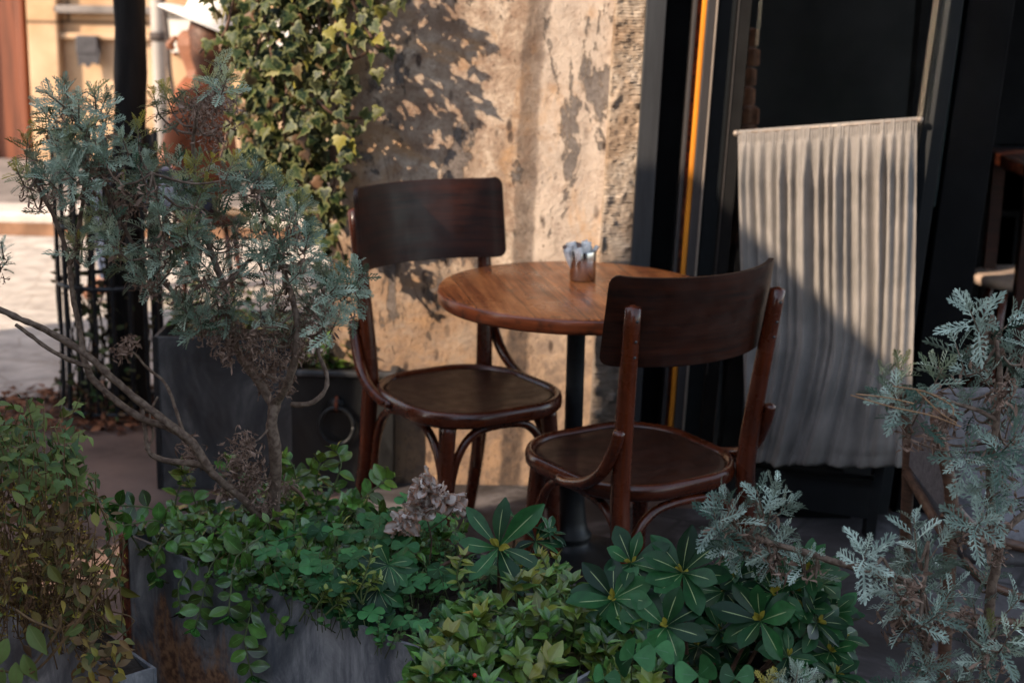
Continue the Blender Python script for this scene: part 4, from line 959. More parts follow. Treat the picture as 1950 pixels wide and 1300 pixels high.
br3 = [([(1760,1130,.02),(1720,1108,.02),(1660,1090,.01),(1600,1072,0),(1555,1058,0),(1510,1045,0),(1460,1030,0),(1415,1020,0),(1385,1015,0),(1372,1002,0),(1384,982,0)], .0065, .004), ([(1460,1030,0),(1445,990,0),(1440,950,0)], .0035, .002), ([(1415,1020,0),(1400,980,0),(1395,950,0)], .003, .002), ([(1555,1058,0),(1560,1075,0)], .002, .0015)]
silver_shrub('silver_shrub', 'horizontal bare branch ending in a silver leaf tuft above the glossy green shrub', atz(1760, 1130, .55), br3, tips3, [(1552,1078,.008,10)], 2.42, .052, 10, .07, thin=.12)
tips4 = [(1455,1300,.8,.8),(1480,1290,.6,.8),(1520,1275,.1,.8),(1500,1310,.2,.8),(1550,1290,.1,.8),(1580,1310,.2,.8),(1430,1320,.5,.8)]
silver_shrub('silver_shrub', 'small silver shoots with yellow green tips at the bottom edge', atz(1500, 1400, .36), [([(1500,1400,0),(1500,1340,0),(1510,1300,0)], .004, .002)], tips4, [], 2.30, .055, 13, .04)
silver_shrub('silver_sprig', 'small cut off silver sprig at the left edge of the picture', atz(-40, 560, .95), [([(-60,560,0),(-30,520,0),(0,490,0)], .003, .002)], [(2,462,0,.7),(15,495,0,.6),(-10,480,0,.7)], [], 2.75, .04, 12, .02, ('silver_dark', 'stem_brown'))

# thin dry grass stalks over the right shrub
b = MB()
for p in ([(1620,752),(1700,775),(1770,790),(1830,812)], [(1630,750),(1690,757),(1740,768)], [(1700,735),(1760,745),(1810,770),(1815,790)], [(1745,742),(1790,785),(1822,805)]):
    b.tube([at(x, y, 2.22) for x, y in p], .0011, 5, 4)
o = b.build('dry_stalks', simple('straw', (.42, .24, .12), .8, .3, 60), origin=tuple(at(1700, 770, 2.22))); tag(o, 'thin straw coloured dry stalks poking left out of the silver shrub', 'dry stalks')

# ---------------------------------------------------------------- troughs
A = Vector((-.752, 2.90, 0)); dv = Vector((.7776, -.6288, 0)); nv_ = Vector((.6288, .7776, 0))
def trough(name, label, A, d, n, L, W, z0, z1, mat, soil=.03, rusty=True, t=.006):
    e = empty(name, A, label, 'planter')
    def P(s, q, z): v = d*s+n*q; return (v.x, v.y, z)
    for nm, (s0, s1, q0, q1) in dict(front_panel=(0, L, 0, t), back_panel=(0, L, W-t, W), end_panel=(.0, t, t+.0005, W-t-.0005), far_panel=(L-t, L, t+.0005, W-t-.0005)).items():
        b = MB(); k = 30 if nm in ('front_panel', 'back_panel') else 2
        for i in range(k):
            a, c = s0+(s1-s0)*i/k, s0+(s1-s0)*(i+1)/k
            wz = lambda s_: z1-.004*abs(noise.noise(Vector((s_*9, q0*9, 4))))-.002*noise.noise(Vector((s_*40, 0, 1)))
            if i == 0: vsb = []
            vsb.append([P(a, q0, z0), P(a, q1, z0), P(a, q1, wz(a)), P(a, q0, wz(a))])
        vsb.append([P(s1, q0, z0), P(s1, q1, z0), P(s1, q1, wz(s1)), P(s1, q0, wz(s1))])
        b.loft(vsb); b.build(nm if nm in ('front_panel', 'back_panel') else 'end_panel', MAT[mat], e, smooth=False)
    b = MB(); k = 26; vs = []
    for j in range(9):
        for i in range(k+1):
            s_, q = t+(L-2*t)*i/k, t+(W-2*t)*j/8; vs.append(P(s_, q, z1-soil+.018*noise.noise(Vector((s_*9, q*9, 2)))))
    b.add(vs, [(j*(k+1)+i, j*(k+1)+i+1, (j+1)*(k+1)+i+1, (j+1)*(k+1)+i) for j in range(8) for i in range(k)]); b.build('soil', MAT['soil'], e)
    if rusty:
        MB().hexa([P(-.012, -.006, z0), P(.010, -.006, z0), P(.010, .006, z0), P(-.012, .006, z0)], [P(-.012, -.006, z1-.004), P(.010, -.006, z1-.004), P(.010, .006, z1-.004), P(-.012, .006, z1-.004)]).build('rusty_corner', MAT['rust'], e, smooth=False, bevel=.002)
    return e
trough('zinc_trough', 'long grey zinc trough with a rusty left corner and orange rust stains', A, dv, nv_, 1.05, .36, .0, .452, 'zinc')
# rolled pipe-like back rim
p0, p1 = A+dv*.02+nv_*.37, A+dv*1.0+nv_*.37
o = MB().tube([(p0.x, p0.y, .452), (p0.lerp(p1, .5).x, p0.lerp(p1, .5).y, .450), (p1.x, p1.y, .449)], .012, 10).build('rail', MAT['zinc_dark'], origin=(p0.x, p0.y, .45)); tag(o, 'dark round metal rail along the back of the zinc trough', 'rail')
trough('green_trough', 'low metal trough under the glossy green shrubs, mostly hidden by leaves', Vector((.00, 2.24, 0)), Vector((1, 0, 0)), Vector((0, 1, 0)), .50, .36, .0, .37, 'zinc_dark', rusty=False)
A2 = atz(228, 1292, .36); A2.z = 0; d2 = (atz(30, 1150, .36)-A2); d2.z = 0; d2.normalize(); 
n2 = Vector((-d2.y, d2.x, 0)); n2 = n2 if n2.y < 0 else -n2
# lower left trough: upper edge runs from the left down to the right
trough('low_trough', 'sunken grey zinc trough in the bottom left corner under the dry weeds', A2, d2, -n2, 1.0, .07, .0, .36, 'zinc_plain', soil=.004, rusty=False)
def upright_planters():
    a, c = atz(303, 930, 0), atz(562, 925, 0); z = .465
    e = empty('metal_planter', (a.x, a.y, 0), 'tall plain slate grey metal planter box behind the shrub', 'planter')
    w_ = c.x-a.x
    MB().box((0, 0, 0), (w_, .008, z)).build('front_panel', MAT['zinc_dark'], e, smooth=False, bevel=.002)
    MB().box((0, .009, 0), (.008, .36, z)).build('end_panel', MAT['zinc_dark'], e, smooth=False, bevel=.002)
    MB().box((w_-.008, .009, 0), (w_, .36, z)).build('end_panel', MAT['zinc_dark'], e, smooth=False, bevel=.002)
    MB().box((0, .352, 0), (w_, .36, z)).build('back_panel', MAT['zinc_dark'], e, smooth=False, bevel=.002)
    MB().box((-.004, -.004, 0), (.012, -.001, z)).build('corner_strip', MAT['black_iron'], e, smooth=False)
    MB().box((.009, .01, z-.05), (w_-.009, .35, z-.03)).build('soil', MAT['soil'], e, smooth=False)
    a, c = atz(556, 935, 0), atz(750, 935, 0); z = .355; Y = a.y
    e = empty('black_planter', (a.x, Y, 0), 'black metal planter with a rim and a hanging iron ring beside the chair', 'planter'); w_ = c.x-a.x
    def q(nm, lo, hi, m='zinc_black', bv=.003): return MB().box(lo, hi).build(nm, MAT[m], e, smooth=False, bevel=bv)
    q('front_panel', (0, 0, 0), (w_, .01, z)); q('end_panel', (0, .011, 0), (.01, .24, z)); q('end_panel', (w_-.01, .011, 0), (w_, .24, z)); q('back_panel', (0, .23, 0), (w_, .24, z))
    q('rim', (-.012, -.014, z+.001), (w_+.012, .012, z+.020), 'zinc_dark', .006); q('rim', (w_-.012, .013, z+.001), (w_+.012, .25, z+.020), 'zinc_dark', .006)
    q('soil', (.011, .013, z-.04), (w_-.013, .23, z-.02), 'soil')
    r = at(642, 808, Y); cx, cz = r.x-a.x, r.z
    ring = MB(); n = 40; ring.tube([(cx+.050*math.cos(2*math.pi*k/n), -.018, cz+.056*math.sin(2*math.pi*k/n)) for k in range(n+1)], .0065, 8, 1); ring.build('ring', MAT['black_iron'], e)
    MB().lathe([(.001, 0), (.020, .001), (.024, .006), (.014, .014), (.001, .016)], (0, 0, 0), 20).build('ring_boss', MAT['black_iron'], e).matrix_local = Matrix.Translation((cx, -.001, cz+.062)) @ Matrix.Rotation(R(90), 4, 'X')
    MB().tube([(cx, -.004, cz+.085), (cx, -.022, cz+.075), (cx, -.022, cz+.050), (cx, -.006, cz+.045)], .005, 8).build('ring_eye', MAT['rust'], e)
    # small plants in both boxes
    for nm, lab, x0, x1, zz, Y0 in (('box_plant', 'small leafy plant filling the slate grey planter box', at(320, 600, 4.6).x, at(550, 600, 4.6).x, .43, 4.6), ('box_plant', 'small dark leafy plant in the black planter with the ring', at(570, 600, 4.6).x, at(720, 600, 4.6).x, .33, a.y+.12)):
        e2 = empty(nm, ((x0+x1)/2, Y0, zz), lab, 'plant'); lf = MB(); st = MB()
        for k in range(26):
            x = RL.uniform(x0, x1)-(x0+x1)/2; y = RL.uniform(-.08, .1); h = RL.uniform(.04, .16); tip = Vector((x+RL.gauss(0, .03), y+RL.gauss(0, .03), h))
            st.tube([(x, y, 0), tip], .0015, 5, 1)
            for j in range(9):
                t = .3+.7*j/8; put(lf, OVAL, Vector((x, y, 0)).lerp(tip, t), (RL.gauss(0, 1), RL.gauss(0, 1), .4), (0, 0, 1), RL.uniform(.03, .045), yell=.3*RL.random())
        lf.build('foliage', MAT['vine_leaf'], e2); st.build('stems', MAT['stem_green'], e2)
upright_planters()

# ---------------------------------------------------------------- leafy plants of the troughs
def stem_path(p0, p1, lift, droop):
    p0, p1 = Vector(p0), Vector(p1); pts = []
    for k in range(7):
        t = k/6; p = p0.lerp(p1, t); p.z += lift*math.sin(math.pi*t)-droop*t*t; pts.append(p)
    return pts
def pt_on(pts, t):
    x = t*(len(pts)-1); i = min(int(x), len(pts)-2); return pts[i].lerp(pts[i+1], x-i), (pts[i+1]-pts[i]).normalized()
def pair_stem(lf, st, pts, leaf, size, step, rad=.0016, yell=0., tipy=0., up=None, wide=1., star=True):
    L = sum((pts[i+1]-pts[i]).length for i in range(len(pts)-1)); n = max(2, int(L/step)); st.tube(pts, rad, 5, 2)
    for k in range(n):
        t = .18+.80*(k+.5)/n; p, d = pt_on(pts, min(.999, t)); upv = Vector(up or (0, -.35, 1)); s_ = d.cross(upv)
        if s_.length < .1: s_ = d.orthogonal()
        s_.normalize(); s_ = (Matrix.Rotation(R(RL.uniform(-40, 40)+(90 if k % 2 else 0)*.5), 3, d) @ s_)
        for sg in (-1, 1):
            dd = (s_*sg+d*.45+rv(.14)); put(lf, leaf, p, dd, upv+rv(.2), size*RL.uniform(.75, 1.12)*(1-.25*t), yell=min(1, (yell+tipy*t)*RL.uniform(.2, 1)), wide=wide)
    if star:
        p, d = pt_on(pts, .999); u = d.orthogonal().normalized(); v = d.cross(u)
        for k in range(5):
            a = k*2*math.pi/5+RL.uniform(-.3, .3); put(lf, leaf, p, d*.9+(u*math.cos(a)+v*math.sin(a))*.9+Vector((0, 0, .2)), d, size*RL.uniform(.55, .8), yell=min(1, tipy*RL.uniform(.5, 1)), wide=wide)
def T(s_, q, z): v = A+dv*s_+nv_*q; return Vector((v.x, v.y, z))

# 1 broad-leaved trailing vine
def vine():
    o0 = T(.25, .15, .42); e = empty('trailing_vine', o0, 'glossy dark green vine with broad oval leaves spilling over the left end of the trough', 'plant')
    lf, st = MB(), MB(); off = o0
    def go(pts, size, **k): pair_stem(lf, st, [p-off for p in pts], RL.choice([OVAL, ROUNDED]), size, .030, .0018, **k)
    # over the front
    for xs, Y0 in (([(330,985),(280,965),(230,962),(185,950),(150,962)], 2.86), ([(350,1000),(290,990),(235,1000),(215,985)], 2.84),
        ([(400,1000),(330,1020),(295,1060),(300,1100)], 2.84), ([(430,1010),(380,1060),(340,1110),(345,1160)], 2.78), ([(440,1020),(400,1080),(385,1140),(372,1195)], 2.74), ([(470,1030),(470,1100),(480,1160),(465,1215),(480,1285)], 2.70),
        ([(475,1120),(510,1160),(545,1195)], 2.66), ([(500,1020),(450,1060),(440,1120),(435,1170)], 2.70)):
        m = len(xs); go([at(x, y, Y0-.10*i/m) for i, (x, y) in enumerate(xs)], RL.uniform(.036, .046), yell=.10, up=(0, -1, .5))
    # up behind
    for xs, Y0 in (([(585,1010),(570,950),(560,890),(545,872)], 3.0), ([(600,1000),(630,940),(650,885),(640,858)], 3.02), ([(560,1000),(520,940),(590,900)], 3.02), ([(650,1000),(690,950),(720,925),(735,910)], 3.03), ([(620,1000),(600,930),(610,880)], 3.03), ([(540,1010),(545,960),(540,905)], 2.98), ([(380,990),(365,930),(345,890)], 2.98), ([(420,1000),(420,940),(435,880)], 3.02), ([(330,1000),(335,950),(350,905)], 2.98), ([(560,1050),(560,1000),(566,965)], 2.80), ([(480,1060),(500,1010),(520,985)], 2.78)):
        m = len(xs); go([at(x, y, Y0+.03*i/m) for i, (x, y) in enumerate(xs)], RL.uniform(.034, .046), tipy=.30, up=(0, -.6, 1))
    # cover of the soil
    for k in range(150):
        s_, q = RL.uniform(.05, .56), RL.uniform(-.01, .36); p = T(s_, q, .42); d = Vector((RL.gauss(0.02, .04), RL.gauss(.01, .04), RL.uniform(.03, .10)))
        go(stem_path(p, p+d, .02, .01), RL.uniform(.028, .042), tipy=.12, yell=.05)
    lf.build('foliage', MAT['vine_leaf'], e); st.build('stems', MAT['stem_green'], e)
vine()
# 2 small-leaved clover and spurge carpet
def carpet():
    off = T(.6, .2, .43); lf, st = MB(), MB()
    for k in range(380):
        s_, q = RL.gauss(.52, .14), RL.uniform(-.02, .36)
        if not .22 < s_ < .95: continue
        p = T(s_, q, .42)-off; h = RL.uniform(.015, .085)+.04*math.exp(-((s_-.5)/.15)**2); tip = p+Vector((RL.gauss(0, .02), RL.gauss(-.01, .02), h)); st.tube([p, tip], .0009, 4, 1)
        if RL.random() < .30:                                   # clover
            n = RL.choice((3, 4, 4)); a0 = RL.uniform(0, 6.28); sz = RL.uniform(.014, .026); r_ = RL.random(); tilt = Vector((RL.gauss(0, .25), -.4+RL.gauss(0, .2), 1))
            for j in range(n):
                a = a0+j*2*math.pi/n; put(lf, OBC, tip, (math.cos(a), math.sin(a), .25*math.sin(a)-.05), tilt, sz, rnd=r_, wide=1.25)
        else:
            for j in range(RL.randint(5, 9)):
                a = j*2.4; t = .35+.65*j/9; put(lf, ROUND, p.lerp(tip, t), (math.cos(a), math.sin(a)-.15, .35), (0, -.3, 1), RL.uniform(.010, .017), yell=.12*RL.random())
    e = tag(lf.build('clover_carpet', MAT['clover_leaf'], origin=None, loc=off), 'low carpet of small round clover and spurge leaves in the zinc trough', 'ground cover', kind='stuff')
    o = st.build('stems', MAT['stem_green'], e)
carpet()
# 3 glossy whorled shrub
def rosette(lf, c, ax, n, size, nar=1.):
    ax = Vector(ax).normalized(); u = ax.orthogonal().normalized(); v = ax.cross(u); ph = RL.uniform(0, 6.28)
    for k in range(n):
        a = ph+k*2*math.pi/n*1.0+RL.uniform(-.18, .18); lay = k % 2
        el = R((72 if lay else 52)+RL.uniform(-10, 12)); d = ax*math.cos(el)+(u*math.cos(a)+v*math.sin(a))*math.sin(el)
        put(lf, PITTO, Vector(c), d, ax, size*RL.uniform(.8, 1.1), wide=RL.uniform(1.0, 1.3)*nar)
    for k in range(4):
        a = RL.uniform(0, 6.28); el = R(RL.uniform(10, 35)); d = ax*math.cos(el)+(u*math.cos(a)+v*math.sin(a))*math.sin(el); put(lf, PITTO, Vector(c)+ax*.003, d, ax, size*.28, yell=.75)
def glossy(name, label, root, ros, low, Yc, size=.060, nar=1.):
    e = empty(name, root, label, 'shrub'); off = Vector(root); lf, st = MB(), MB()
    for x, y, s_, dy, *ax in ros:
        p = at(x, y, Yc+dy)-off; a = ax[0] if ax else (RL.gauss(0, .25), -.75, .75)
        st.tube([(p.x*.35, p.y*.35+.02, 0), (p.x*.7, p.y*.7+.02, p.z*.55), p-Vector(a).normalized()*.004], [.004, .003, .0022], 6, 4)
        rosette(lf, p, a, RL.randint(7, 10), size*s_, nar)
    for x, y, s_, dy in low:
        p = at(x, y, Yc+dy)-off; rosette(lf, p, (RL.gauss(0, .5), -.4, .8), 8, size*s_)
    st.build('branches', MAT['stem_red'], e); lf.build('foliage', MAT['pitto_leaf'], e)
glossy('glossy_shrub', 'large glossy dark green shrub with star shaped leaf whorls and pale midribs', atz(1330, 1330, .34),
  [(1202,1072,1.0,.0),(1300,1090,1.2,-.02),(1168,1140,1.15,-.04),(1268,1192,1.15,-.08),(1448,1182,1.2,-.06),(1472,1130,1.0,.0),(1400,1100,.8,.05),(1540,1085,.9,.05),(1555,1185,.9,.0),(1380,1125,.85,.04),(1500,1250,.9,-.04),(1580,1240,.8,.0)],
  [(RL.uniform(1130, 1600), RL.uniform(1110, 1290), RL.uniform(.7, 1.0), RL.uniform(.02, .22)) for _ in range(70)], 2.45, .066)
glossy('glossy_shrub', 'young glossy plant with one big star of long leaves left of the table base', atz(950, 1170, .40),
  [(950,1042,2.0,-.04,(.05, -.75, .6)),(1020,1030,.95,.06,(.4, -.4, .8)),(1045,1015,.8,.08,(.6, -.2, .7)),(985,990,.7,.05,(.2, .1, .9))], [(930,1090,.7,.05),(990,1085,.7,.05)], 2.62, .052, .72)
def sprig():
    r = at(690, 1150, 2.52); e = empty('young_sprig', r, 'yellow green young sprig with small upright leaves over the trough front', 'plant'); lf, st, dk = MB(), MB(), MB()
    for xs in ([(690,1150),(688,1120),(700,1080),(712,1040)], [(690,1150),(670,1120),(660,1100)], [(600,1160),(612,1140),(622,1125)], [(620,1170),(640,1150),(650,1140)], [(690,1150),(705,1110),(722,1100)]):
        pts = [at(x, y, 2.50)-r for x, y in xs]; st.tube(pts, .0016, 5, 3); n = 14
        for k in range(n):
            t = .3+.7*k/n; p, d = pt_on(pts, t); a = k*2.4; u = d.orthogonal().normalized(); v = d.cross(u); el = R(65-25*t)
            put(lf, PITTO, p, d*math.cos(el)+(u*math.cos(a)+v*math.sin(a))*math.sin(el), d, .021*(1.1-.3*t), wide=1.25)
    for x, y, s_ in ((690,1150,.062), (655,1120,.045), (720,1120,.05), (740,1075,.05)):
        p = at(x, y, 2.53)-r
        for k in range(9):
            a = k*2*math.pi/9+.3; put(dk, PITTO, p, (math.cos(a), -.35+.3*math.sin(a), -.25+.65*math.sin(a)), (0, -.8, .6), s_*RL.uniform(.8, 1.05), wide=1.2)
    for dx, l in ((-.004, .066), (-.018, .055), (.010, .05), (-.03, .05)): put(dk, PITTO, at(690, 1160, 2.5)-r, (dx*8, -.1, -1), (0, -1, 0), l, wide=1.4)
    lf.build('foliage', MAT['sprig_leaf'], e); dk.build('lower_foliage', MAT['pitto_leaf'], e); st.build('stems', MAT['stem_green'], e)
sprig()
# 4 light green twiggy shrub (bottom centre)
def privet():
    r = atz(980, 1330, .36); e = empty('variegated_shrub', r, 'light green shrub with yellowish pointed leaves at the bottom centre', 'shrub'); lf, st = MB(), MB()
    for k in range(135):
        x = RL.uniform(800, 1250); top = 1120-40*math.exp(-((x-1050)/90)**2)+70*abs(x-1000)/200*(x < 1000)+60*(x > 1100)
        y = RL.uniform(top, 1330); Y = 2.50-.22*(y-1100)/220+RL.uniform(-.05, .06)
        tip = at(x, y, Y)-r; b0 = tip+Vector((RL.gauss(0, .02), RL.uniform(0, .04), -RL.uniform(.05, .10)))
        pair_stem(lf, st, [b0, b0.lerp(tip, .5)+rv(.004), tip], RL.choice([OVAL, LANCE, OVAL]), RL.uniform(.036, .056), .023, .0016, yell=.03, tipy=RL.uniform(0, 1)**2*.6, up=(RL.gauss(0, .2), -.5, 1))
    for xs in ([(1060,1150),(1045,1090),(1030,1060)], [(1080,1160),(1075,1100),(1060,1065)], [(900,1180),(870,1100),(880,1060)]):
        pair_stem(lf, st, [at(x, y, 2.5)-r for x, y in xs], LANCE, .034, .016, .0018, tipy=.6, up=(0, -.5, 1))
    lf.build('foliage', MAT['privet_leaf'], e); st.build('stems', MAT['stem_green'], e)
    bb = MB(); p = at(904, 1285, 2.24)-r; bb.lathe([(.001, -.0035), (.0028, -.002), (.0035, 0), (.0028, .002), (.001, .0035)], tuple(p), 10); bb.build('berry', simple('red_berry', (.55, .02, .015), .3, .1), e)
privet()
def big_clover():
    r = atz(1200, 1330, .36); e = empty('large_clover', r, 'big dull green clover with notched leaflets below the whorled shrub', 'plant'); lf, st = MB(), MB()
    for x, y, sz, Y in ((1205,1250,.036,2.24), (1245,1235,.034,2.28), (1150,1290,.026,2.25), (1330,1285,.036,2.24), (1400,1290,.030,2.28)):
        c = at(x, y, Y)-r; st.tube([(c.x*.6, c.y*.6+.01, c.z-.10), (c.x*.9, c.y*.9+.01, c.z-.04), c], .0012, 5, 3); a0 = RL.uniform(0, 6.28)
        for j in range(3): a = a0+j*2.094; put(lf, OBC, c, (math.cos(a), -.5*math.sin(a), .75*math.sin(a)), (0, -.75, .65), sz, wide=1.45)
    lf.build('foliage', MAT['clover_leaf'], e); st.build('stems', MAT['stem_green'], e)
big_clover()
# 5 dried flower head
def bloom():
    r = at(812, 1080, 2.72); e = empty('dried_flower_head', r, 'withered pale pink grey flower head above the clover', 'flower'); lf, st = MB(), MB()
    CR = grid_leaf([.10, .30, .42, .45, .36, .18], 3, .25, .35)
    v = CR[0].copy(); v[:, 2] += .10*np.sin(v[:, 0]*17)+.08*np.sin(v[:, 1]*14); CR = (v, CR[1], CR[2])
    st.tube([at(815, 1085, 2.72)-r, at(822, 1030, 2.72)-r, at(812, 985, 2.72)-r], .0013, 6, 3); st.tube([at(815, 1010, 2.72)-r, at(850, 985, 2.72)-r, at(865, 965, 2.72)-r], .0011, 6, 3)
    for cx, cy, rad, n in ((800,965,.020,46), (812,930,.014,24), (830,945,.018,30), (760,1000,.014,24), (785,985,.018,30), (865,965,.013,20), (845,955,.010,12), (800,912,.008,9)):
        c = at(cx, cy, 2.72)-r
        for k in range(int(n*.7)):
            d = rv().normalized(); put(lf, CR, c+d*rad*.5, d+rv(.4), rv(), RL.uniform(.016, .027))
    lf.build('petals', MAT['bloom'], e); st.build('stem', MAT['stem_red'], e)
bloom()
# dry sticks lying in the trough
for q, lab in (([(835,1080), (880,1058), (915,1045)], 'bare pale twig lying among the clover'), ([(555,925), (572,940), (585,962)], 'short orange brown stub beside the shrub trunk')):
    P = [at(x, y, 2.70 if q[0][0] > 600 else 2.86) for x, y in q]; o = MB().tube(P, [.0035, .004, .0035], 8, 4).build('twig', MAT['stem_red'], origin=tuple(P[0])); tag(o, lab, 'twig')

# 6 weeds and dry stalks, bottom left
def weeds():
    r = atz(60, 1250, .33); e = empty('tangled_weeds', r, 'tangle of green topped weeds with dry brown and yellow stalks at the lower left', 'weeds'); lf, dr, st = MB(), MB(), MB()
    for k in range(130):
        x = RL.uniform(-40, 200); y0 = 1180+RL.uniform(-40, 60)+max(0, x-60)*.3; top = 755+max(0, x-110)*2.6+RL.uniform(0, 1)**1.5*300; Y = 2.62+RL.uniform(-.14, .2)
        if top > y0-60: continue
        sw = RL.gauss(0, 26); pts = [at(x+sw*math.sin(t*4+k)+RL.gauss(0, 7), y0+(top-y0)*t, Y+.04*math.sin(t*5+k))-r for t in (0, .2, .4, .6, .8, 1)]
        st.tube(pts, RL.uniform(.0007, .0014), 5, 3); L = int((y0-top)/11)
        for j in range(L):
            t = (j+.5)/L; p, d = pt_on(pts, t); dd = rv()+Vector((0, 0, -.2 if t < .5 else .2)); px_t = y0+(top-y0)*t; p = p+rv(.008)
            if px_t > 930+RL.uniform(-60, 60):
                if RL.random() < .82: put(dr, RL.choice(CURL+[LANCE]), p, dd-Vector((0, 0, .5)), rv(), RL.uniform(.014, .030), yell=RL.random()**5, wide=1.0)
                else: put(lf, OVAL, p, dd, (0, -.3, 1), RL.uniform(.018, .030), yell=RL.random()**2, dry=RL.random())
            elif RL.random() < .8: put(lf, RL.choice([OVAL, IVY, OVAL]), p, dd, (0, -.3, 1), RL.uniform(.016, .034), yell=.25*RL.random())
    for k in range(90):                                   # yellowing leaves near the trough corner
        x, y = RL.gauss(175, 42), RL.gauss(1130, 55)
        if x > 238: continue
        p = at(x, y, RL.uniform(2.45, 2.75))-r; put(lf, RL.choice([OVAL, LANCE]), p, rv()+Vector((.2, -.2, -.3)), rv(.4)+Vector((0, -.7, .7)), RL.uniform(.024, .042), yell=RL.random()**1.6*.9, dry=RL.random()**1.2)
    for k in range(60):
        p = at(RL.uniform(150, 236), RL.uniform(1215, 1300), RL.uniform(2.42, 2.5))-r; put(RL.choice([lf, dr]), RL.choice([OVAL, LANCE]), p, rv()+Vector((0, 0, -.2)), (0, -.6, .8), RL.uniform(.02, .034), yell=RL.random()**2, dry=RL.random())
    for k in range(26):
        x, y = RL.uniform(90, 225), RL.uniform(1040, 1210); a = at(x, y, 2.55)-r; st.tube([a, a+Vector((RL.gauss(0, .03), 0, RL.gauss(0, .03)-.02)), a+Vector((RL.gauss(0, .05), 0, -.07))], .0013, 5, 3)
    for xs in ([(20,1300),(60,1270),(110,1200),(115,1170)], [(110,1200),(60,1180),(30,1160)], [(0,1275),(60,1280),(120,1220),(200,1110)]):
        st.tube([at(x, y, 2.3)-r for x, y in xs], .0022, 6, 4)
    for x, y, s_, d in ((55,1190,.055,(.4,-.3,-.6)), (30,1260,.05,(.05,-.3,-1)), (15,1215,.05,(-.3,-.3,-.7)), (5,1170,.045,(-.6,-.2,.1)), (45,1245,.05,(.3,-.2,-.8)), (5,1270,.04,(-.2,-.2,-1)), (160,1190,.035,(-1,-.2,-.4))):
        put(lf, LANCE, at(x, y, 2.3)-r, d, (0, -1, .3), s_, yell=.15, wide=1.5)
    lf.build('foliage', MAT['weed_leaf'], e); leafmat('weed_dry', (.05, .028, .015), (.30, .17, .07), rough=.9); dr.build('dead_foliage', MAT['weed_dry'], e); st.build('stems', simple('stem_ochre', (.16, .09, .035), .8, .5, 60), e)
weeds()

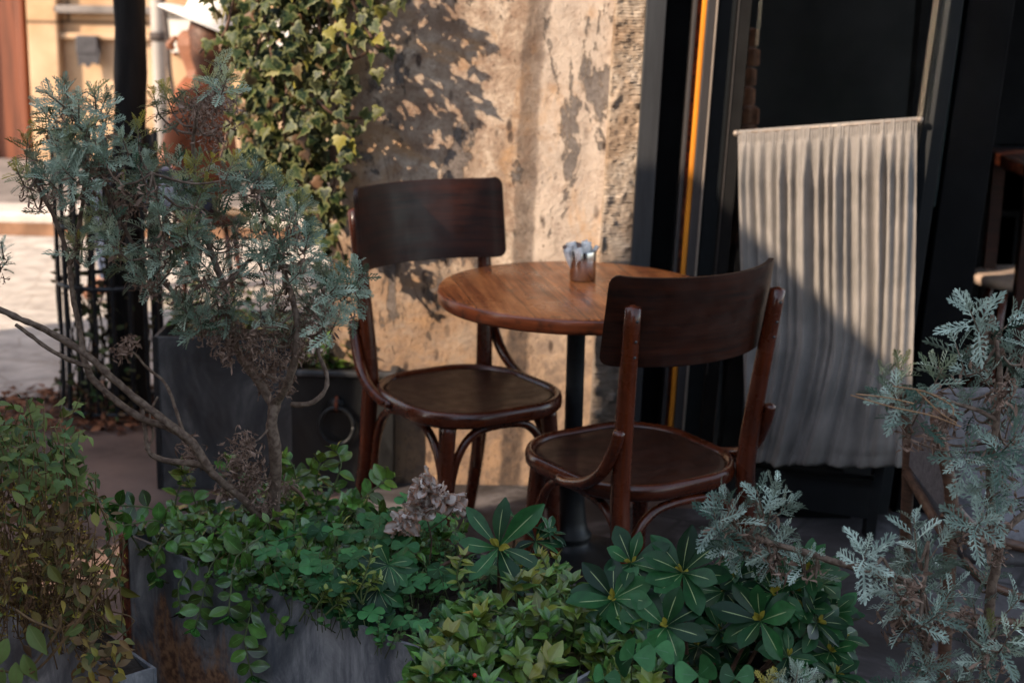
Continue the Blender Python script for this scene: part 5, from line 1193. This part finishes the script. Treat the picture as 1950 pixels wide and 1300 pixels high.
# ---------------------------------------------------------------- ivy on the house corner
def ivy():
    r = Vector((-.55, 4.40, 0)); e = empty('ivy', r, 'sunlit ivy with pale edged leaves hanging at the house corner', 'climbing plant'); lf, st, dk = MB(), MB(), MB()
    def dens(x, y):
        right = 655+(20 if y > 150 else 90-y*.4)
        left = 440+max(0, (200-y))*-.25+max(0, y-200)*.28
        if y > 330: left = 520+(y-330)*.7; right = 650
        return left < x < right
    stems = [[(600,-40),(610,60),(640,130),(630,180),(600,200)], [(520,-40),(500,60),(470,150),(440,230),(420,300)], [(640,-40),(655,50),(670,110),(700,100)], [(560,-40),(560,100),(540,220),(560,330),(600,400),(630,470)], [(600,200),(640,250),(640,330),(620,400)],
             [(650,-40),(690,40),(720,90),(738,85)], [(590,180),(640,220),(690,225),(700,215)], [(450,-40),(430,60),(400,80),(380,100)], [(480,-30),(520,120),(500,260),(470,330)], [(600,420),(640,450),(660,520)]]
    for xs in stems:
        st.tube([at(x, y, 4.36+RL.uniform(-.05, .05))-r for x, y in xs], .0045, 7, 4, rough=.3)
        for (x0, y0), (x1, y1) in zip(xs, xs[1:]):
            n = int(math.hypot(x1-x0, y1-y0)/16)
            for k in range(n):
                t = k/n; p = at(x0+(x1-x0)*t+RL.gauss(0, 9), y0+(y1-y0)*t+RL.gauss(0, 9), 4.34+RL.uniform(-.06, .04))-r
                put(lf, IVY, p, Vector((RL.gauss(0, .7), RL.gauss(-.2, .3), -1+RL.gauss(0, .5))), Vector((-.5+RL.gauss(0, .4), -1, .35)), RL.uniform(.030, .052), yell=RL.random()**12*.5)
    n = 0
    while n < 900:
        x, y = RL.uniform(370, 750), RL.uniform(-60, 520)
        if not dens(x, y): continue
        if noise.noise(Vector((x*.018, y*.018, 1))) < -.12: n += .25; continue
        n += 1; dp = RL.uniform(-.14, .16); p = at(x, y, 4.42+dp)-r
        put(lf, IVY, p, Vector((RL.gauss(0, .8), RL.gauss(-.2, .4), -1+RL.gauss(0, .5))), Vector((-.1+RL.gauss(0, .8), -1+RL.gauss(0, .4), .4+RL.gauss(0, .5))), RL.uniform(.020, .052), yell=RL.random()**16*.5, dry=RL.random()**6)
    for k in range(500):                                # it goes on up the wall above the picture
        x, y = RL.uniform(440, 700), RL.uniform(-420, -50)
        put(lf, IVY, at(x, y, 4.42+RL.uniform(-.12, .14))-r, Vector((RL.gauss(0, .8), RL.gauss(-.2, .4), -1)), Vector((RL.gauss(0, .7), -1, .3)), RL.uniform(.03, .055))
    for k in range(750):
        x, y = RL.uniform(470, 655), RL.uniform(-60, 480)
        if y > 330 and x < 520+(y-330)*.7: continue
        put(dk, IVY, at(x, y, 4.62+RL.uniform(-.12, .14))-r, Vector((RL.gauss(0, .8), RL.gauss(-.2, .4), -1)), Vector((RL.gauss(0, .7), -1, .3)), RL.uniform(.025, .055))
    dk.build('inner_foliage', MAT['ivy_leaf'], e)
    # loose leaves trailing over the plaster
    for x, y in ((735,80),(720,75),(742,95),(700,215),(690,235),(715,205),(672,250),(685,205),(660,200),(712,130),(705,20),(725,10),(745,5),(690,15),(760,0),(700,55),(668,150),(640,360),(650,395),(635,430),(622,380),(610,350),(660,330)):
        put(lf, IVY, at(x+RL.gauss(0, 4), y+RL.gauss(0, 4), 4.36)-r, Vector((RL.gauss(0, .6), -.2, -1)), Vector((-.4, -1, .3)), RL.uniform(.032, .05), yell=.1*RL.random())
    lf.build('foliage', MAT['ivy_leaf'], e); st.build('stems', MAT['stem_red'], e)
    x = at(598, 330, 4.6); o = MB().tube([at(585, 470, 4.62), at(590, 380, 4.62), at(586, 250, 4.6), at(560, 60, 4.6), at(540, -80, 4.6)], [.014, .012, .012, .010, .009], 8, 4, rough=.5).build('trunk', MAT['stem_red'], e); o.data.transform(Matrix.Translation(-r))
ivy()

# ---------------------------------------------------------------- street tree in its iron guard
def tree_guard():
    c = Vector((-1.27, 5.22, 0)); t = empty('street_tree', c, 'dark slender tree trunk rising out of the iron guard', 'tree')
    x0 = at(250, 100, 5.22).x-c.x; x1 = at(248, 700, 5.22).x-c.x
    MB().tube([(x1, 0, 0), (x1, 0, .5), (x0, 0, 1.3), (x0-.01, 0, 2.2), (x0, 0, 3.4)], [.062, .055, .049, .047, .040], 18, 6, rough=.25).build('trunk', MAT['bark_dark'], t)
    lf = MB(); st = MB()
    for k in range(9):
        a = k*.7; tip = Vector((.7*math.cos(a), .5*math.sin(a), 3.5+.12*k)); st.tube([(x0, 0, 3.0), (tip.x*.4, tip.y*.4, 3.2+.05*k), tip], [.022, .014, .006], 8)
        for j in range(60): put(lf, OVAL, tip+rv(.14), rv(), (0, 0, 1), RL.uniform(.05, .08))
    st.build('limbs', MAT['bark_dark'], t); lf.build('crown', MAT['weed_leaf'], t)
    e = empty('tree_guard', c, 'black wrought iron tree guard with upright bars around the dark trunk', 'tree guard'); n = 18
    xl, xr = at(117, 600, 5.22).x-c.x, at(306, 600, 5.22).x-c.x; cx, rx = (xl+xr)/2, (xr-xl)/2
    for k in range(n):
        a = 2*math.pi*k/n+.1; p = lambda s_, z: (cx+rx*s_*math.cos(a), .9*rx*s_*math.sin(a), z)
        MB().tube([p(1.06, .02), p(1.0, .12), p(1, .40), p(1, .9), p(1.02, .96)], .0075, 8, 2).build('bar', MAT['black_iron'], e)
    for z, s_ in ((.03, 1.05), (.46, 1.0), (.66, 1.), (.84, 1.0)):
        MB().tube([(cx+rx*s_*math.cos(2*math.pi*k/36), .9*rx*s_*math.sin(2*math.pi*k/36), z) for k in range(37)], .009, 8, 1).build('hoop', MAT['black_iron'], e)
    # dark creeper climbing in the guard
    r2 = c+Vector((.04, -.05, .02)); g = empty('guard_creeper', r2, 'dark twiggy creeper growing through the iron tree guard', 'climbing plant'); b, s2 = MB(), MB()
    for k in range(30):
        a = RL.uniform(0, 6.28); q = rx*RL.uniform(.3, 1.02); h = RL.uniform(.3, .95); pts = [Vector((cx-.04+q*math.cos(a), .9*q*math.sin(a), 0))+Vector((RL.gauss(0, .02), RL.gauss(0, .02), h*t)) for t in (0, .3, .6, 1)]
        s2.tube(pts, .003, 5, 3)
        for j in range(int(h*34)):
            p, d = pt_on(pts, RL.random()); put(b, OVAL, p, rv(), rv(), RL.uniform(.022, .038), dry=RL.random()*.8)
    b.build('foliage', MAT['weed_leaf'], g); s2.build('stems', MAT['bark_dark'], g)
    # litter
    l = MB()
    for k in range(900):
        a = RL.uniform(0, 6.28); q = RL.uniform(.0, 1)**.5*.36; p = (c.x+cx+q*math.cos(a)*1.3-.05, c.y+q*math.sin(a)*.8, .012+RL.random()*.02)
        put(l, OVAL, p, (RL.gauss(0, 1), RL.gauss(0, 1), RL.gauss(0, .2)), (RL.gauss(0, .3), RL.gauss(0, .3), 1), RL.uniform(.02, .045), rnd=RL.random())
    leafmat('litter', (.10, .035, .018), (.42, .18, .09), rough=.9)
    tag(l.build('leaf_litter', MAT['litter']), 'brown fallen leaves around the foot of the tree guard', 'fallen leaves', kind='stuff')
tree_guard()

# ---------------------------------------------------------------- rattan chair, right
def rattan():
    Y = 3.05; r = Vector((at(1900, 1000, Y).x, Y, .012))
    e = empty('rattan_chair', r, 'rattan armchair with a pale cushion behind the silver shrubs at the right edge', 'chair')
    def P(x, y, dy=0): return at(x, y, Y+dy)-r
    def tb(nm, pts, rad, mat='rattan'): return MB().tube(pts, rad, 12, 4).build(nm, MAT[mat], e)
    a = P(1812, 960); b0 = Vector((a.x+.02, a.y, 0))
    tb('leg', [P(1783, 800), P(1797, 870), P(1812, 960), Vector((a.x+.012, 0, .2)), b0], [.013, .013, .014, .014, .013])
    tb('leg', [b0+Vector((.50, -.02, 0)), Vector((a.x+.50, -.02, .5)), Vector((a.x+.49, .0, .66))], .014)
    tb('leg', [b0+Vector((.02, .45, 0)), Vector((a.x+.02, .44, .45)), Vector((a.x-.0, .47, .60))], .014)
    tb('leg', [b0+Vector((.48, .45, 0)), Vector((a.x+.48, .44, .45)), Vector((a.x+.5, .47, .60))], .014)
    tb('seat_rail', [P(1818, 965), P(1850, 1000), P(1900, 1028), P(1975, 1048)], .011)
    tb('seat_rail', [Vector((a.x, .02, .40)), Vector((a.x+.02, .44, .40))], .011)
    tb('stretcher', [Vector((a.x+.01, 0, .24)), Vector((a.x+.25, -.01, .22)), Vector((a.x+.50, -.02, .24))], .009)
    tb('stretcher', [P(1835, 1065), P(1880, 1110), P(1980, 1150)], .009)
    tb('arm', [P(1783, 800), P(1786, 780, .05), P(1795, 765, .2), Vector((a.x, .47, .58))], .013)
    for z in (.455, .47): MB().tube([Vector((a.x-.018, 0, z)), Vector((a.x, -.018, z+.004)), Vector((a.x+.018, 0, z+.006)), Vector((a.x, .018, z+.002)), Vector((a.x-.018, 0, z))], .005, 8, 4).build('binding', MAT['rattan'], e)
    # woven back
    b = MB(); vs = []; nx, nz = 20, 20
    for j in range(nz+1):
        for i in range(nx+1):
            u, v = i/nx, j/nz; vs.append((a.x+.02+.46*u, .455+.03*v-.06*math.sin(math.pi*u)*-1, .36+.22*v))
    b.add(vs, [(j*(nx+1)+i, j*(nx+1)+i+1, (j+1)*(nx+1)+i+1, (j+1)*(nx+1)+i) for j in range(nz) for i in range(nx)])
    o = b.build('woven_back', MAT['wicker'], e); md = o.modifiers.new('t', 'SOLIDIFY'); md.thickness = .008
    # woven side panel
    o = MB().box((a.x+.020, .03, .42), (a.x+.024, .43, .56)).build('side_panel', MAT['wicker'], e, smooth=False)
    out = rrect(.225, .21, .05, 8); rings = [[(x*s_+a.x+.26, y*s_+.22, z) for x, y in out] for s_, z in ((.95, .34), (1.0, .36), (1.0, .40), (.96, .43), (.6, .445), (.1, .45))]
    MB().loft(rings).build('cushion', MAT['cushion'], e)
rattan()
